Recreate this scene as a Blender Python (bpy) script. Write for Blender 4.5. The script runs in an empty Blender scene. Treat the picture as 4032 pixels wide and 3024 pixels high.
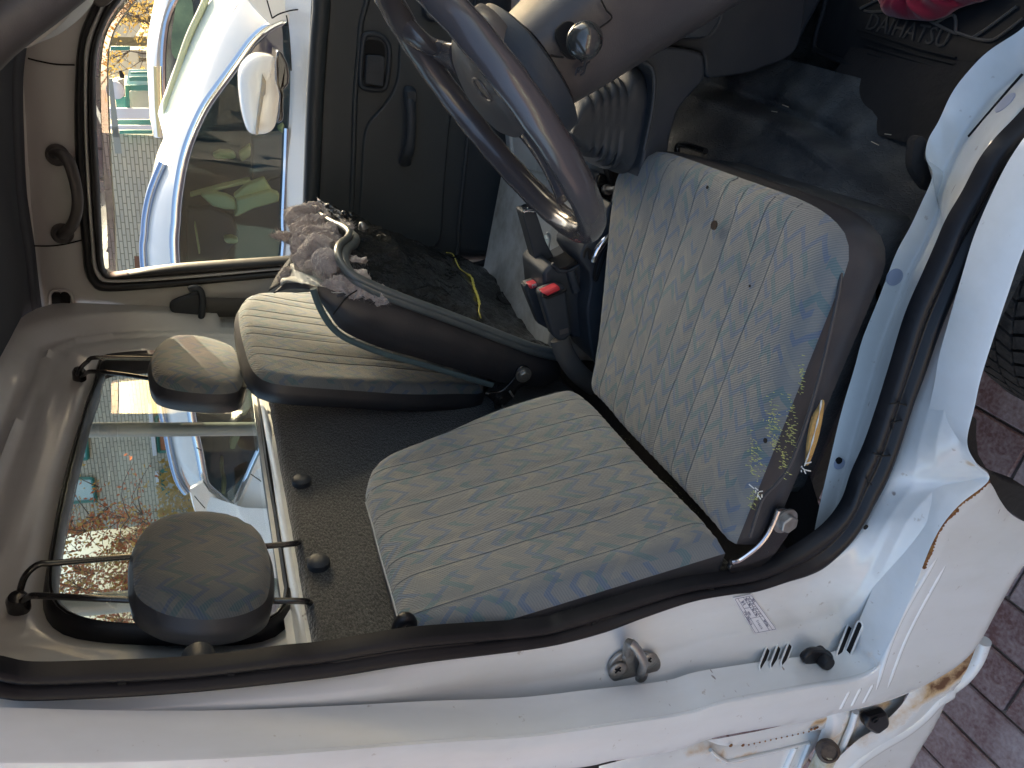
import bpy, bmesh, math, random
import numpy as np
from mathutils import Vector, Matrix, noise
from mathutils.geometry import delaunay_2d_cdt
random.seed(7)
SC = bpy.context.scene
COL = SC.collection
rad = math.radians

# ------------------------------------------------------------------ camera, world, sun, exposure
def nz(v):
    v = Vector(v); return v.normalized()
_Y = nz((1650, 1266, 2950)); _n = Vector((-120, -6716, 2950)).normalized()
_n = (_n - _n.dot(_Y) * _Y).normalized(); _Z = -_n; _X = -_Y.cross(_Z)
CR = Vector((_X[0], _Y[0], _Z[0])); CU = Vector((_X[1], _Y[1], _Z[1])); CF = Vector((_X[2], _Y[2], _Z[2]))
CAM = Vector((0, 0, 1.5)); FL = 2950.0
cd = bpy.data.cameras.new('camera'); cam = bpy.data.objects.new('camera', cd); COL.objects.link(cam)
cd.sensor_width = 36; cd.lens = FL / 4032 * 36; cd.clip_start = 0.02; cd.clip_end = 500
RX = -CU; UY = CR
cam.matrix_world = Matrix(((RX[0], UY[0], -CF[0], CAM[0]), (RX[1], UY[1], -CF[1], CAM[1]), (RX[2], UY[2], -CF[2], CAM[2]), (0, 0, 0, 1)))
SC.camera = cam
SUN_DIR = Vector((0.48, 0.87, 0.365)).normalized()
w = bpy.data.worlds.new('World'); SC.world = w; w.use_nodes = True
nt = w.node_tree; bg = nt.nodes['Background']
sky = nt.nodes.new('ShaderNodeTexSky'); sky.sky_type = 'NISHITA'; sky.sun_disc = False
sky.sun_elevation = math.asin(SUN_DIR.z); sky.sun_rotation = math.atan2(SUN_DIR.x, SUN_DIR.y)
sky.altitude = 0; sky.air_density = 1.0; sky.dust_density = 6; sky.ozone_density = 1.0
nt.links.new(sky.outputs[0], bg.inputs[0]); bg.inputs[1].default_value = 0.15
sd = bpy.data.lights.new('sun', 'SUN'); sd.energy = 4.0; sd.angle = rad(0.5); sd.color = (1, .80, .55)
sun = bpy.data.objects.new('sun', sd); COL.objects.link(sun)
sun.rotation_euler = SUN_DIR.to_track_quat('Z', 'Y').to_euler()
SC.view_settings.view_transform = 'Standard'; SC.view_settings.look = 'None'
SC.view_settings.exposure = 1.85; SC.view_settings.gamma = 1
try: SC.view_settings.use_curve_mapping = False
except Exception: pass
SC.cycles.max_bounces = 10; SC.cycles.transparent_max_bounces = 12
SC.cycles.caustics_reflective = False; SC.cycles.caustics_refractive = False

# ------------------------------------------------------------------ tracing helpers: photo detail -> ray -> real plane
CRP = dict(A=(0,0,.78361),B=(0,1200,.78361),C=(1100,0,.78361),D=(2000,0,.60277),E=(2900,0,.66315),G=(2900,1000,.66315),H=(900,700,.63291),I=(0,2200,.5877),J=(1200,1400,.66305),K=(2100,2000,.61728),L=(2900,2000,.61723),M=(300,0,.32547),N=(300,500,.36166),O=(200,1400,.42194),P=(200,2000,.30143),Q=(600,0,.66327),R=(1200,0,.36166),S=(1500,0,.63291),T=(1900,500,.60302),U=(1050,800,.30134),W=(2200,500,1.02443),V=(0,0,1.82278),o=(0,0,1),X=(3400,2400,.37619),Z=(2700,2600,.36166),F=(0,0,.8439),Y=(3000,0,.46655),c=(2800,2300,.24111))
def px(k, p):
    a, b, s = CRP[k]; return (a + p[0] * s, b + p[1] * s)
def ray(p): return CF + (p[0] - 2016) / FL * RX + (1512 - p[1]) / FL * UY
def hit(k, p, pl):
    """pl: ('x'|'y'|'z', value) or (point, normal)"""
    d = ray(px(k, p))
    if isinstance(pl[0], str):
        if pl[0] == 'd': return CAM + d * pl[1]
        i = 'xyz'.index(pl[0]); return CAM + d * ((pl[1] - CAM[i]) / d[i])
    return CAM + d * ((pl[0] - CAM).dot(pl[1]) / d.dot(pl[1]))
def T(k, pts, pl): return [hit(k, p, pl) for p in pts]
def spl(pts, n, closed=False):
    P = [Vector(p) for p in pts]
    m = len(P); segs = m if closed else m - 1
    out = []
    for i in range(segs):
        if closed: a, b, c, d = P[(i-1) % m], P[i], P[(i+1) % m], P[(i+2) % m]
        else: a, b, c, d = P[max(i-1, 0)], P[i], P[i+1], P[min(i+2, m-1)]
        for s in range(10):
            t = s / 10
            out.append(0.5 * ((2*b) + (-a + c)*t + (2*a - 5*b + 4*c - d)*t*t + (-a + 3*b - 3*c + d)*t**3))
    if not closed: out.append(P[-1].copy())
    else: out.append(out[0].copy())
    L = [0]
    for i in range(1, len(out)): L.append(L[-1] + (out[i] - out[i-1]).length)
    tot = L[-1]; res = []; j = 0
    cnt = n if closed else n - 1
    for i in range(n):
        s = tot * i / cnt
        while j < len(L) - 2 and L[j+1] < s: j += 1
        e = L[j+1] - L[j]; t = 0 if e < 1e-12 else (s - L[j]) / e
        res.append(out[j].lerp(out[j+1], min(max(t, 0), 1)))
    return res
def spk(pts, per):
    """catmull-rom keeping the stations: per samples for each segment"""
    P = [Vector(p) for p in pts]; m = len(P); out = []
    for i in range(m-1):
        a, b, c, d = P[max(i-1, 0)], P[i], P[i+1], P[min(i+2, m-1)]
        for s in range(per):
            t = s / per
            out.append(0.5 * ((2*b) + (-a + c)*t + (2*a - 5*b + 4*c - d)*t*t + (-a + 3*b - 3*c + d)*t**3))
    out.append(P[-1].copy()); return out

# ------------------------------------------------------------------ object helpers
def put(name, me, mats, parent=None, smooth=True, angle=40, bevel=0, sub=0, solid=0, label=None, kind=None, seg=2):
    o = bpy.data.objects.new(name, me); COL.objects.link(o)
    for m in (mats if isinstance(mats, (list, tuple)) else [mats]): me.materials.append(m)
    if smooth:
        me.polygons.foreach_set('use_smooth', [True] * len(me.polygons))
        if angle and angle < 180: me.set_sharp_from_angle(angle=rad(angle))
    if solid:
        md = o.modifiers.new('s', 'SOLIDIFY'); md.thickness = abs(solid); md.offset = 1 if solid > 0 else -1
    if bevel:
        md = o.modifiers.new('b', 'BEVEL'); md.width = bevel; md.segments = seg; md.limit_method = 'ANGLE'; md.angle_limit = rad(35); md.harden_normals = False
    if sub:
        md = o.modifiers.new('u', 'SUBSURF'); md.levels = sub; md.render_levels = sub
    if parent is not None: o.parent = parent
    if label: o['label'] = label
    if kind: o['kind'] = kind
    return o
def mk(verts, faces, uvs=None):
    me = bpy.data.meshes.new('mesh'); me.from_pydata([tuple(v) for v in verts], [], faces); me.update()
    if uvs is not None:
        ul = me.uv_layers.new(name='UVMap')
        li = np.empty(len(me.loops), dtype=np.int32); me.loops.foreach_get('vertex_index', li)
        ul.data.foreach_set('uv', np.array(uvs, dtype=np.float32)[li].ravel())
    return me
def recalc(me):
    bm = bmesh.new(); bm.from_mesh(me); bmesh.ops.recalc_face_normals(bm, faces=bm.faces); bm.to_mesh(me); bm.free(); return me
def gridm(rows, closed=False, cap=False, uvs=None):
    n = len(rows[0]); V = [v for r in rows for v in r]; F = []
    for i in range(len(rows) - 1):
        for j in range(n if closed else n - 1):
            k = (j + 1) % n
            F.append((i*n + j, i*n + k, (i+1)*n + k, (i+1)*n + j))
    if cap:
        F.append(tuple(range(n - 1, -1, -1))); b = (len(rows) - 1) * n; F.append(tuple(range(b, b + n)))
    return mk(V, F, uvs)
def frames(P, closed=False):
    n = len(P); Tn = []
    for i in range(n):
        a = P[(i-1) % n] if (closed or i > 0) else P[i]; b = P[(i+1) % n] if (closed or i < n-1) else P[i]
        Tn.append((b - a).normalized())
    up = Vector((0, 0, 1)) if abs(Tn[0].z) < .9 else Vector((1, 0, 0))
    u = (up - Tn[0] * up.dot(Tn[0])).normalized(); fr = []
    for t in Tn:
        u = (u - t * u.dot(t)).normalized(); fr.append((u, t.cross(u)))
    return fr
def tubem(P, r, seg=10, closed=False, flat=1.0, upv=None):
    fr = frames(P, closed); rows = []
    for i, p in enumerate(P):
        rr = r[i] if isinstance(r, (list, tuple)) else r
        u, v = fr[i]
        if upv is not None:
            t = u.cross(v); v = (upv - t * upv.dot(t)).normalized(); u = v.cross(t)
        rows.append([p + u * math.cos(2*math.pi*k/seg) * rr + v * math.sin(2*math.pi*k/seg) * rr * flat for k in range(seg)])
    if closed: rows.append(rows[0]); return gridm(rows, closed=True)
    return recalc(gridm(rows, closed=True, cap=True))
def tube(name, P, r, mat, parent=None, seg=10, closed=False, n=None, **k):
    fl = k.pop('flat', 1.0); uv = k.pop('upv', None)
    if n: P = spl(P, n, closed)
    return put(name, tubem(P, r, seg, closed, fl, uv), mat, parent, **k)
def planefr(P, want=None):
    c = sum(P, Vector()) / len(P); nrm = Vector()
    for i in range(len(P)): nrm += (P[i] - c).cross(P[(i+1) % len(P)] - c)
    nrm.normalize()
    if want is not None and nrm.dot(want) < 0: nrm = -nrm
    e1 = (P[1] - P[0]); e1 = (e1 - nrm * e1.dot(nrm)).normalized()
    return c, e1, nrm.cross(e1), nrm
def prism(name, P, depth, mat, parent=None, bevel=.003, smooth=True, **k):
    """closed outline P pushed along vector depth"""
    P = [Vector(p) for p in P]; n = len(P); depth = Vector(depth)
    V = P + [p + depth for p in P]; F = [tuple(range(n)), tuple(range(2*n-1, n-1, -1))]
    for i in range(n):
        j = (i+1) % n; F.append((i, i+n, j+n, j))
    me = recalc(mk(V, F)); return put(name, me, mat, parent, smooth=smooth, bevel=bevel, **k)
def box(name, c, s, mat, parent=None, rot=None, bevel=.003, **k):
    v = []
    M = rot if rot is not None else Matrix.Identity(3)
    for x in (-.5, .5):
        for y in (-.5, .5):
            for z in (-.5, .5): v.append(Vector(c) + M @ Vector((x*s[0], y*s[1], z*s[2])))
    f = [(0,1,3,2),(4,6,7,5),(0,4,5,1),(2,3,7,6),(0,2,6,4),(1,5,7,3)]
    return put(name, recalc(mk(v, f)), mat, parent, bevel=bevel, **k)
def lathe(name, c, ax, prof, mat, parent=None, seg=20, **k):
    ax = Vector(ax).normalized(); u = ax.orthogonal().normalized(); v = ax.cross(u); c = Vector(c)
    rows = [[c + ax*h + (u*math.cos(2*math.pi*i/seg) + v*math.sin(2*math.pi*i/seg))*max(r, 1e-5) for i in range(seg)] for r, h in prof]
    return put(name, recalc(gridm(rows, closed=True, cap=True)), mat, parent, **k)
def inside2(pts, poly):
    x = pts[:, 0]; y = pts[:, 1]; r = np.zeros(len(pts), bool); n = len(poly); j = n - 1
    for i in range(n):
        xi, yi = poly[i]; xj, yj = poly[j]
        c = ((yi > y) != (yj > y)) & (x < (xj - xi) * (y - yi) / (yj - yi + 1e-15) + xi); r ^= c; j = i
    return r
def segd(pts, poly, closed=True):
    A = np.array(poly); Bq = np.roll(A, -1, 0)
    if not closed: A, Bq = A[:-1], Bq[:-1]
    d = np.full(len(pts), 1e9)
    for a, b in zip(A, Bq):
        ab = b - a; t = np.clip(((pts - a) @ ab) / max(ab @ ab, 1e-15), 0, 1)
        q = pts - (a + t[:, None] * ab); d = np.minimum(d, np.hypot(q[:, 0], q[:, 1]))
    return d
def sheet(name, P, h, mat, parent=None, normal=None, fn=None, holes=(), skirt=None, frame=None, uvf=None, **k):
    """planar outline P meshed inside with spacing h; fn(u,v,edge_dist,P3)->offset along normal"""
    c, e1, e2, nn = frame if frame else planefr(P, normal)
    to2 = lambda q: ((q - c).dot(e1), (q - c).dot(e2))
    o2 = [to2(q) for q in P]; h2 = [[to2(q) for q in H] for H in holes]
    a = np.array(o2); mn = a.min(0); mx = a.max(0)
    gx, gy = np.meshgrid(np.arange(mn[0], mx[0], h), np.arange(mn[1], mx[1], h))
    gx = gx + (np.arange(gx.shape[0]) % 2)[:, None] * h * .5
    g = np.stack([gx.ravel(), gy.ravel()], 1)
    m = inside2(g, o2) & (segd(g, o2) > h * .45)
    for H in h2: m &= ~inside2(g, H) & (segd(g, H) > h * .45)
    g = g[m]
    V2 = [Vector(q) for q in o2]; E = [(i, (i+1) % len(o2)) for i in range(len(o2))]; hd = []
    for H in h2:
        b = len(V2); V2 += [Vector(q) for q in H]; E += [(b+i, b+(i+1) % len(H)) for i in range(len(H))]
    V2 += [Vector(q) for q in g]
    vo, eo, fo, _, _, _ = delaunay_2d_cdt(V2, E, [], 0, 1e-6)
    A = np.array([tuple(v) for v in vo]); keep = []
    cen = np.array([A[list(f)].mean(0) for f in fo]) if fo else np.zeros((0, 2))
    ok = inside2(cen, o2)
    for H in h2: ok &= ~inside2(cen, H)
    F = [tuple(f) for f, q in zip(fo, ok) if q]
    ed = segd(A, o2)
    off = np.zeros(len(A)) if fn is None else np.array(fn(A[:, 0], A[:, 1], ed, None))
    V3 = [c + e1 * float(p[0]) + e2 * float(p[1]) + nn * float(d) for p, d in zip(A, off)]
    uv = A.copy() if uvf is None else uvf(A)
    used = sorted(set(i for f in F for i in f)); mp = {v: i for i, v in enumerate(used)}
    F = [tuple(mp[i] for i in f) for f in F]; V3 = [V3[i] for i in used]; uv = uv[used]
    me = mk(V3, F, uv)
    if len(me.polygons) and sum((p.normal for p in list(me.polygons)[:50]), Vector()).dot(nn) < 0: me.flip_normals()
    return put(name, me, mat, parent, **k)
def pad(name, P, n_out, mat_face, mat_side, parent=None, h=.008, thick=.06, puff=.012, rr=.03, grooves=None, side=.006, npt=110, uvrot=None, back=.85, label=None, wob=.0015, ymin=None):
    P = spl(P, npt, True)
    if ymin: P = [Vector((p.x, max(p.y, ymin), p.z)) for p in P]
    c, e1, e2, nn = planefr(P, n_out)
    if uvrot is not None:
        e1 = Vector(uvrot); e1 = (e1 - nn * e1.dot(nn)).normalized(); e2 = nn.cross(e1)
    P = [p - nn * (p - c).dot(nn) for p in P]
    def fn(u, v, ed, _):
        t = np.clip(ed / rr, 0, 1); d = -puff + puff * 2.0 * np.sqrt(1 - (1 - t)**2) * 1.0
        q = np.array([noise.noise(Vector((a*9, b*9, 3.3))) for a, b in zip(u, v)]); d = d + q * wob * 3 * t
        if grooves is not None: d = d + grooves(u, v, t)
        return d
    ob = sheet(name, P, h, [mat_face, mat_side], parent, fn=fn, frame=(c, e1, e2, nn), angle=180)
    if label: ob['label'] = label
    rows = []
    for s, (off, dn) in enumerate([(.0, puff), (side, puff + .012), (side*1.5, thick*.5), (side, thick*.85), (-.012, thick), (-.05, thick*.98)]):
        row = []
        for i, p in enumerate(P):
            t = (P[(i+1) % npt] - P[i-1]).normalized(); o = t.cross(nn)
            if (p + o*.01 - c).length < (p - c).length: pass
            row.append(p + o * off - nn * dn)
        rows.append(row)
    # orientation of the outward direction
    t = (P[1] - P[-1]).normalized(); o = t.cross(nn)
    a2 = [((q - c).dot(e1), (q - c).dot(e2)) for q in P]
    area = sum(a2[i][0]*a2[(i+1) % npt][1] - a2[(i+1) % npt][0]*a2[i][1] for i in range(npt))
    if area < 0:
        rows = []
        for (off, dn) in [(.0, puff), (side, puff + .012), (side*1.5, thick*.5), (side, thick*.85), (-.012, thick), (-.05, thick*.98)]:
            rows.append([p - ((P[(i+1) % npt] - P[i-1]).normalized().cross(nn)) * off - nn * dn for i, p in enumerate(P)])
    sk = put('side_band', recalc(gridm(rows, closed=True, cap=False)), mat_side, ob, angle=60)
    return ob, (c, e1, e2, nn)
def merge(name, meshes, mat, parent=None, **k):
    bm = bmesh.new()
    for m in meshes: bm.from_mesh(m)
    me = bpy.data.meshes.new(name); bm.to_mesh(me); bm.free()
    return put(name, me, mat, parent, **k)
def thing(name, label, cat, loc=(0,0,0), group=None):
    o = bpy.data.objects.new(name, None); COL.objects.link(o); o.empty_display_size = .1
    o.location = loc; o['label'] = label; o['category'] = cat
    if group: o['group'] = group
    return o
def tag(o, label, cat, group=None):
    o['label'] = label; o['category'] = cat
    if group: o['group'] = group
    return o
def adopt(o, root):
    """child built in world coordinates under a root placed at the thing's base"""
    o.parent = root; o.matrix_parent_inverse = Matrix.Translation(root.location).inverted(); return o

# ------------------------------------------------------------------ materials
def mat(name, col, rough=.5, metal=0, coat=0, spec=None, bump=None, var=None, sheen=0, trans=None):
    """bump=(scale,strength,dist) var=(scale,amount,col2)"""
    m = bpy.data.materials.new(name); m.use_nodes = True; N = m.node_tree.nodes; Lk = m.node_tree.links
    b = N['Principled BSDF']; b.inputs['Base Color'].default_value = (*col, 1); b.inputs['Roughness'].default_value = rough
    b.inputs['Metallic'].default_value = metal; b.inputs['Coat Weight'].default_value = coat; b.inputs['Coat Roughness'].default_value = .06
    if spec is not None: b.inputs['Specular IOR Level'].default_value = spec
    if sheen: b.inputs['Sheen Weight'].default_value = sheen
    tc = N.new('ShaderNodeTexCoord')
    if bump:
        t = N.new('ShaderNodeTexNoise'); t.inputs['Scale'].default_value = bump[0]; t.inputs['Detail'].default_value = 4
        bp = N.new('ShaderNodeBump'); bp.inputs['Strength'].default_value = bump[1]; bp.inputs['Distance'].default_value = bump[2]
        Lk.new(tc.outputs['Object'], t.inputs['Vector']); Lk.new(t.outputs['Fac'], bp.inputs['Height']); Lk.new(bp.outputs[0], b.inputs['Normal'])
    if var:
        t = N.new('ShaderNodeTexNoise'); t.inputs['Scale'].default_value = var[0]; t.inputs['Detail'].default_value = 8; t.inputs['Roughness'].default_value = .65
        r = N.new('ShaderNodeValToRGB'); r.color_ramp.elements[0].position = .42; r.color_ramp.elements[1].position = .66
        mx = N.new('ShaderNodeMixRGB'); mx.inputs[1].default_value = (*col, 1); mx.inputs[2].default_value = (*var[2], 1)
        mu = N.new('ShaderNodeMath'); mu.operation = 'MULTIPLY'; mu.inputs[1].default_value = var[1]
        Lk.new(tc.outputs['Object'], t.inputs['Vector']); Lk.new(t.outputs['Fac'], r.inputs[0]); Lk.new(r.outputs[0], mu.inputs[0])
        Lk.new(mu.outputs[0], mx.inputs[0]); Lk.new(mx.outputs[0], b.inputs['Base Color'])
        ro = N.new('ShaderNodeMapRange'); ro.inputs[3].default_value = rough; ro.inputs[4].default_value = min(1, rough + .2)
        Lk.new(mu.outputs[0], ro.inputs[0]); Lk.new(ro.outputs[0], b.inputs['Roughness'])
    return m
M = {}
M['rubber'] = mat('rubber_seal', (.006, .007, .009), .38, spec=.35, bump=(60, .15, .002), var=(14, .5, (.018, .016, .018)))
M['plastic'] = mat('dark_plastic', (.028, .036, .046), .48, spec=.35, bump=(700, .25, .0006), var=(20, .35, (.05, .052, .056)))
M['plastic2'] = mat('grey_brown_plastic', (.06, .058, .058), .45, bump=(800, .25, .0006), var=(16, .4, (.12, .115, .115)))
M['door_trim'] = mat('door_vinyl', (.026, .035, .042), .5, bump=(500, .3, .0008), var=(6, .3, (.042, .046, .048)))
M['vinyl'] = mat('seat_vinyl', (.032, .033, .037), .40, bump=(420, .25, .0008), var=(24, .45, (.055, .050, .050)))
M['glossy'] = mat('black_paint', (.012, .012, .013), .22, coat=.4, var=(40, .3, (.05, .05, .05)))
M['wheel_rim'] = mat('worn_leather_rim', (.062, .060, .066), .20, coat=.4, bump=(500, .04, .0003), var=(9, .3, (.075, .068, .068)))
M['metal'] = mat('zinc_steel', (.38, .38, .37), .38, metal=.85, bump=(90, .2, .0008), var=(50, .6, (.22, .20, .17)))
M['chrome'] = mat('chrome_trim', (.75, .78, .82), .12, metal=1)
M['belt'] = mat('seat_belt_web', (.075, .075, .072), .7, bump=(900, .5, .0008))
M['paint_dimmed'] = mat('white_paint_dimmed', (.50, .54, .54), .33, coat=.15, var=(8, .3, (.36, .38, .36)))  # same white as the body, darkened to suit low cab light
M['trim_grey'] = mat('pillar_trim', (.50, .52, .52), .5, var=(8, .3, (.42, .43, .42)))
M['headliner'] = mat('headliner', (.075, .09, .11), .85, bump=(400, .3, .001))
M['red'] = mat('red_plastic', (.55, .035, .05), .4)
M['redcloth'] = mat('red_cloth', (.30, .010, .035), .85, bump=(900, .5, .001), sheen=.3)
M['black'] = mat('void_black', (.004, .004, .004), .9)
M['tyre'] = mat('tyre_rubber', (.028, .027, .026), .75, bump=(160, .6, .003), var=(90, .8, (.09, .085, .075)))
M['felt'] = mat('felt_wadding', (.50, .45, .425), .95, bump=(160, 1.0, .006), var=(40, .9, (.30, .26, .25)), sheen=.5)
M['liner'] = mat('pale_liner', (.62, .64, .60), .5, bump=(40, .4, .003))
M['glue'] = mat('yellow_glue', (.55, .50, .10), .5)
M['bottle'] = mat('washer_tank', (.55, .62, .58), .4)
M['foam'] = mat('yellow_foam', (.48, .30, .10), .9, bump=(200, .8, .003), var=(60, .6, (.30, .16, .05)))
M['pan'] = mat('black_seat_pan', (.010, .011, .011), .17, spec=.6, bump=(18, 1.0, .02), var=(9, .35, (.025, .027, .026)))
M['pipe'] = mat('pale_welt', (.30,.32,.32), .8)
M['seam'] = mat('seam_thread', (.10,.12,.13), .9)
M['rust'] = mat('rust', (.16, .06, .02), .85, var=(120, .8, (.38, .20, .06)), bump=(200, .6, .002))
M['putty'] = mat('grey_plug', (.36, .40, .50), .5)
M['inner_metal'] = mat('inner_floor_paint', (.46, .48, .46), .4, var=(12, .8, (.22, .20, .16)))

def paint(name, base):
    """white enamel with dirt film, specks and rust controlled by the mesh attribute 'rust'"""
    m = mat(name, base, .22, coat=.6, bump=None); N = m.node_tree.nodes; L = m.node_tree.links; b = N['Principled BSDF']
    b.inputs['Coat Roughness'].default_value = .08
    tc = N.new('ShaderNodeTexCoord')
    def nse(sc, det, mapping=None):
        t = N.new('ShaderNodeTexNoise'); t.inputs['Scale'].default_value = sc; t.inputs['Detail'].default_value = det; t.inputs['Roughness'].default_value = .65
        if mapping:
            mp = N.new('ShaderNodeMapping'); mp.inputs['Scale'].default_value = mapping; L.new(tc.outputs['Object'], mp.inputs[0]); L.new(mp.outputs[0], t.inputs['Vector'])
        else: L.new(tc.outputs['Object'], t.inputs['Vector'])
        return t.outputs['Fac']
    def ramp(src, a, c_, lo=0, hi=1):
        r = N.new('ShaderNodeMapRange'); r.inputs[1].default_value = a; r.inputs[2].default_value = c_; r.inputs[3].default_value = lo; r.inputs[4].default_value = hi; L.new(src, r.inputs[0]); return r.outputs[0]
    def mix(f, c1, c2):
        x = N.new('ShaderNodeMixRGB')
        if isinstance(c1, tuple): x.inputs[1].default_value = (*c1, 1)
        else: L.new(c1, x.inputs[1])
        x.inputs[2].default_value = (*c2, 1); L.new(f, x.inputs[0]); return x.outputs[0]
    c = mix(ramp(nse(5, 6, (1, 1, .35)), .42, .72, 0, .6), base, (.56, .55, .49))
    c = mix(ramp(nse(60, 3), .68, .74, 0, .6), c, (.38, .33, .27))
    c = mix(ramp(nse(26, 2, (1, 1, 3)), .735, .76, 0, .7), c, (.12, .08, .06))
    at = N.new('ShaderNodeAttribute'); at.attribute_name = 'rust'
    ad = N.new('ShaderNodeMath'); ad.operation = 'MULTIPLY_ADD'; L.new(nse(55, 6), ad.inputs[0]); ad.inputs[1].default_value = .9; ad.inputs[2].default_value = -.45
    sm = N.new('ShaderNodeMath'); sm.operation = 'ADD'; L.new(at.outputs['Fac'], sm.inputs[0]); L.new(ad.outputs[0], sm.inputs[1])
    gt = N.new('ShaderNodeMath'); gt.operation = 'MULTIPLY'; gt.use_clamp = True; L.new(ramp(sm.outputs[0], .12, .6, 0, .85), gt.inputs[0]); L.new(ramp(at.outputs['Fac'], .02, .15), gt.inputs[1])
    c = mix(gt.outputs[0], c, (.50, .30, .10))
    g2 = N.new('ShaderNodeMath'); g2.operation = 'MULTIPLY'; g2.use_clamp = True; L.new(ramp(sm.outputs[0], .6, .85), g2.inputs[0]); L.new(ramp(at.outputs['Fac'], .3, .5), g2.inputs[1])
    c = mix(g2.outputs[0], c, (.12, .05, .02))
    L.new(c, b.inputs['Base Color'])
    rg = N.new('ShaderNodeMapRange'); rg.inputs[3].default_value = .22; rg.inputs[4].default_value = .8; L.new(gt.outputs[0], rg.inputs[0]); L.new(rg.outputs[0], b.inputs['Roughness'])
    cw = N.new('ShaderNodeMapRange'); cw.inputs[3].default_value = .6; cw.inputs[4].default_value = 0; L.new(gt.outputs[0], cw.inputs[0]); L.new(cw.outputs[0], b.inputs['Coat Weight'])
    bp = N.new('ShaderNodeBump'); bp.inputs['Strength'].default_value = .06; bp.inputs['Distance'].default_value = .01; L.new(nse(7, 3), bp.inputs['Height']); L.new(bp.outputs[0], b.inputs['Normal'])
    return m
M['paint'] = paint('white_enamel', (.74, .76, .75))
M['paint_dimmed2'] = paint('white_enamel_inner', (.76, .78, .76))
M['carpaint'] = mat('suv_white', (.76, .73, .68), .25, coat=.8)

def fabric(name, k=1.0):
    m = mat(name, (.2, .2, .2), .85, sheen=.25); N = m.node_tree.nodes; L = m.node_tree.links; b = N['Principled BSDF']
    uv = N.new('ShaderNodeUVMap'); sp = N.new('ShaderNodeSeparateXYZ'); L.new(uv.outputs[0], sp.inputs[0]); U, Vv = sp.outputs[0], sp.outputs[1]
    def mth(op, a, c=None, d=None, clamp=False):
        n = N.new('ShaderNodeMath'); n.operation = op; n.use_clamp = clamp
        for i, q in enumerate((a, c, d)):
            if q is None: continue
            if isinstance(q, (int, float)): n.inputs[i].default_value = q
            else: L.new(q, n.inputs[i])
        return n.outputs[0]
    def nse(sc, sx, sy, det=2, off=0):
        c = N.new('ShaderNodeCombineXYZ'); L.new(mth('MULTIPLY_ADD', U, sx, off), c.inputs[0]); L.new(mth('MULTIPLY', Vv, sy), c.inputs[1])
        t = N.new('ShaderNodeTexNoise'); t.inputs['Scale'].default_value = sc; t.inputs['Detail'].default_value = det; L.new(c.outputs[0], t.inputs['Vector']); return t.outputs['Fac']
    def zig(fv, amp, fu, lo, hi, off, ns):
        # stripes bent into a zigzag that runs across u: angular lightning shapes
        wob = mth('MULTIPLY', nse(1, 3, 12, 0, off + 3), .25)
        tri = mth('PINGPONG', mth('ADD', mth('MULTIPLY', Vv, fu), wob), .5)
        s = mth('FRACT', mth('ADD', mth('MULTIPLY', U, fv), mth('MULTIPLY', tri, amp)))
        st = mth('MULTIPLY', mth('GREATER_THAN', s, lo), mth('LESS_THAN', s, hi))
        cl = mth('FLOOR', mth('ADD', mth('MULTIPLY', U, fv), mth('MULTIPLY', tri, amp)))
        cc = N.new('ShaderNodeCombineXYZ'); L.new(mth('MULTIPLY', mth('FLOOR', mth('MULTIPLY', mth('ADD', Vv, mth('MULTIPLY', cl, .013)), ns)), 1.7), cc.inputs[0]); L.new(mth('MULTIPLY_ADD', cl, 3.1, off), cc.inputs[1])
        wn = N.new('ShaderNodeTexWhiteNoise'); wn.noise_dimensions = '2D'; L.new(cc.outputs[0], wn.inputs['Vector'])
        return mth('MULTIPLY', st, mth('GREATER_THAN', wn.outputs['Value'], .42))
    def mix(f, c1, c2, fac=None):
        x = N.new('ShaderNodeMixRGB'); L.new(f if fac is None else mth('MULTIPLY', f, fac), x.inputs[0])
        for i, c in ((1, c1), (2, c2)):
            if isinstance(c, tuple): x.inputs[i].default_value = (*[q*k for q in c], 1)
            else: L.new(c, x.inputs[i])
        return x.outputs[0]
    base = mix(nse(1, 30, 22, 3), (.178, .205, .215), (.208, .218, .212))
    c = mix(zig(24, 1.15, 27, .05, .34, 2.2, 54), base, (.262, .266, .225), .55)
    c = mix(zig(27, 1.35, 30, .0, .32, 7.1, 60), c, (.095, .180, .200), .85)
    c = mix(zig(32, 1.30, 33, .45, .72, 11.7, 66), c, (.100, .155, .245), .825)
    # twill threads
    tw = mth('FRACT', mth('MULTIPLY', mth('ADD', U, mth('MULTIPLY', Vv, .8)), 300))
    c = mix(mth('GREATER_THAN', tw, .55), c, (.36, .36, .34), .22)
    pil = mth('MULTIPLY', nse(1, 16, 16, 1, 5), 1)
    L.new(c, b.inputs['Base Color'])
    bp = N.new('ShaderNodeBump'); bp.inputs['Strength'].default_value = .5; bp.inputs['Distance'].default_value = .0015
    L.new(mth('ADD', mth('PINGPONG', tw, .5), nse(1, 260, 260, 3)), bp.inputs['Height']); L.new(bp.outputs[0], b.inputs['Normal'])
    return m
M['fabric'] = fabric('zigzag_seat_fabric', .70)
M['fabric_shaded'] = fabric('zigzag_fabric_shaded', .52)  # same seat cloth, darkened to paint in the near headrest's shade

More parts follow.
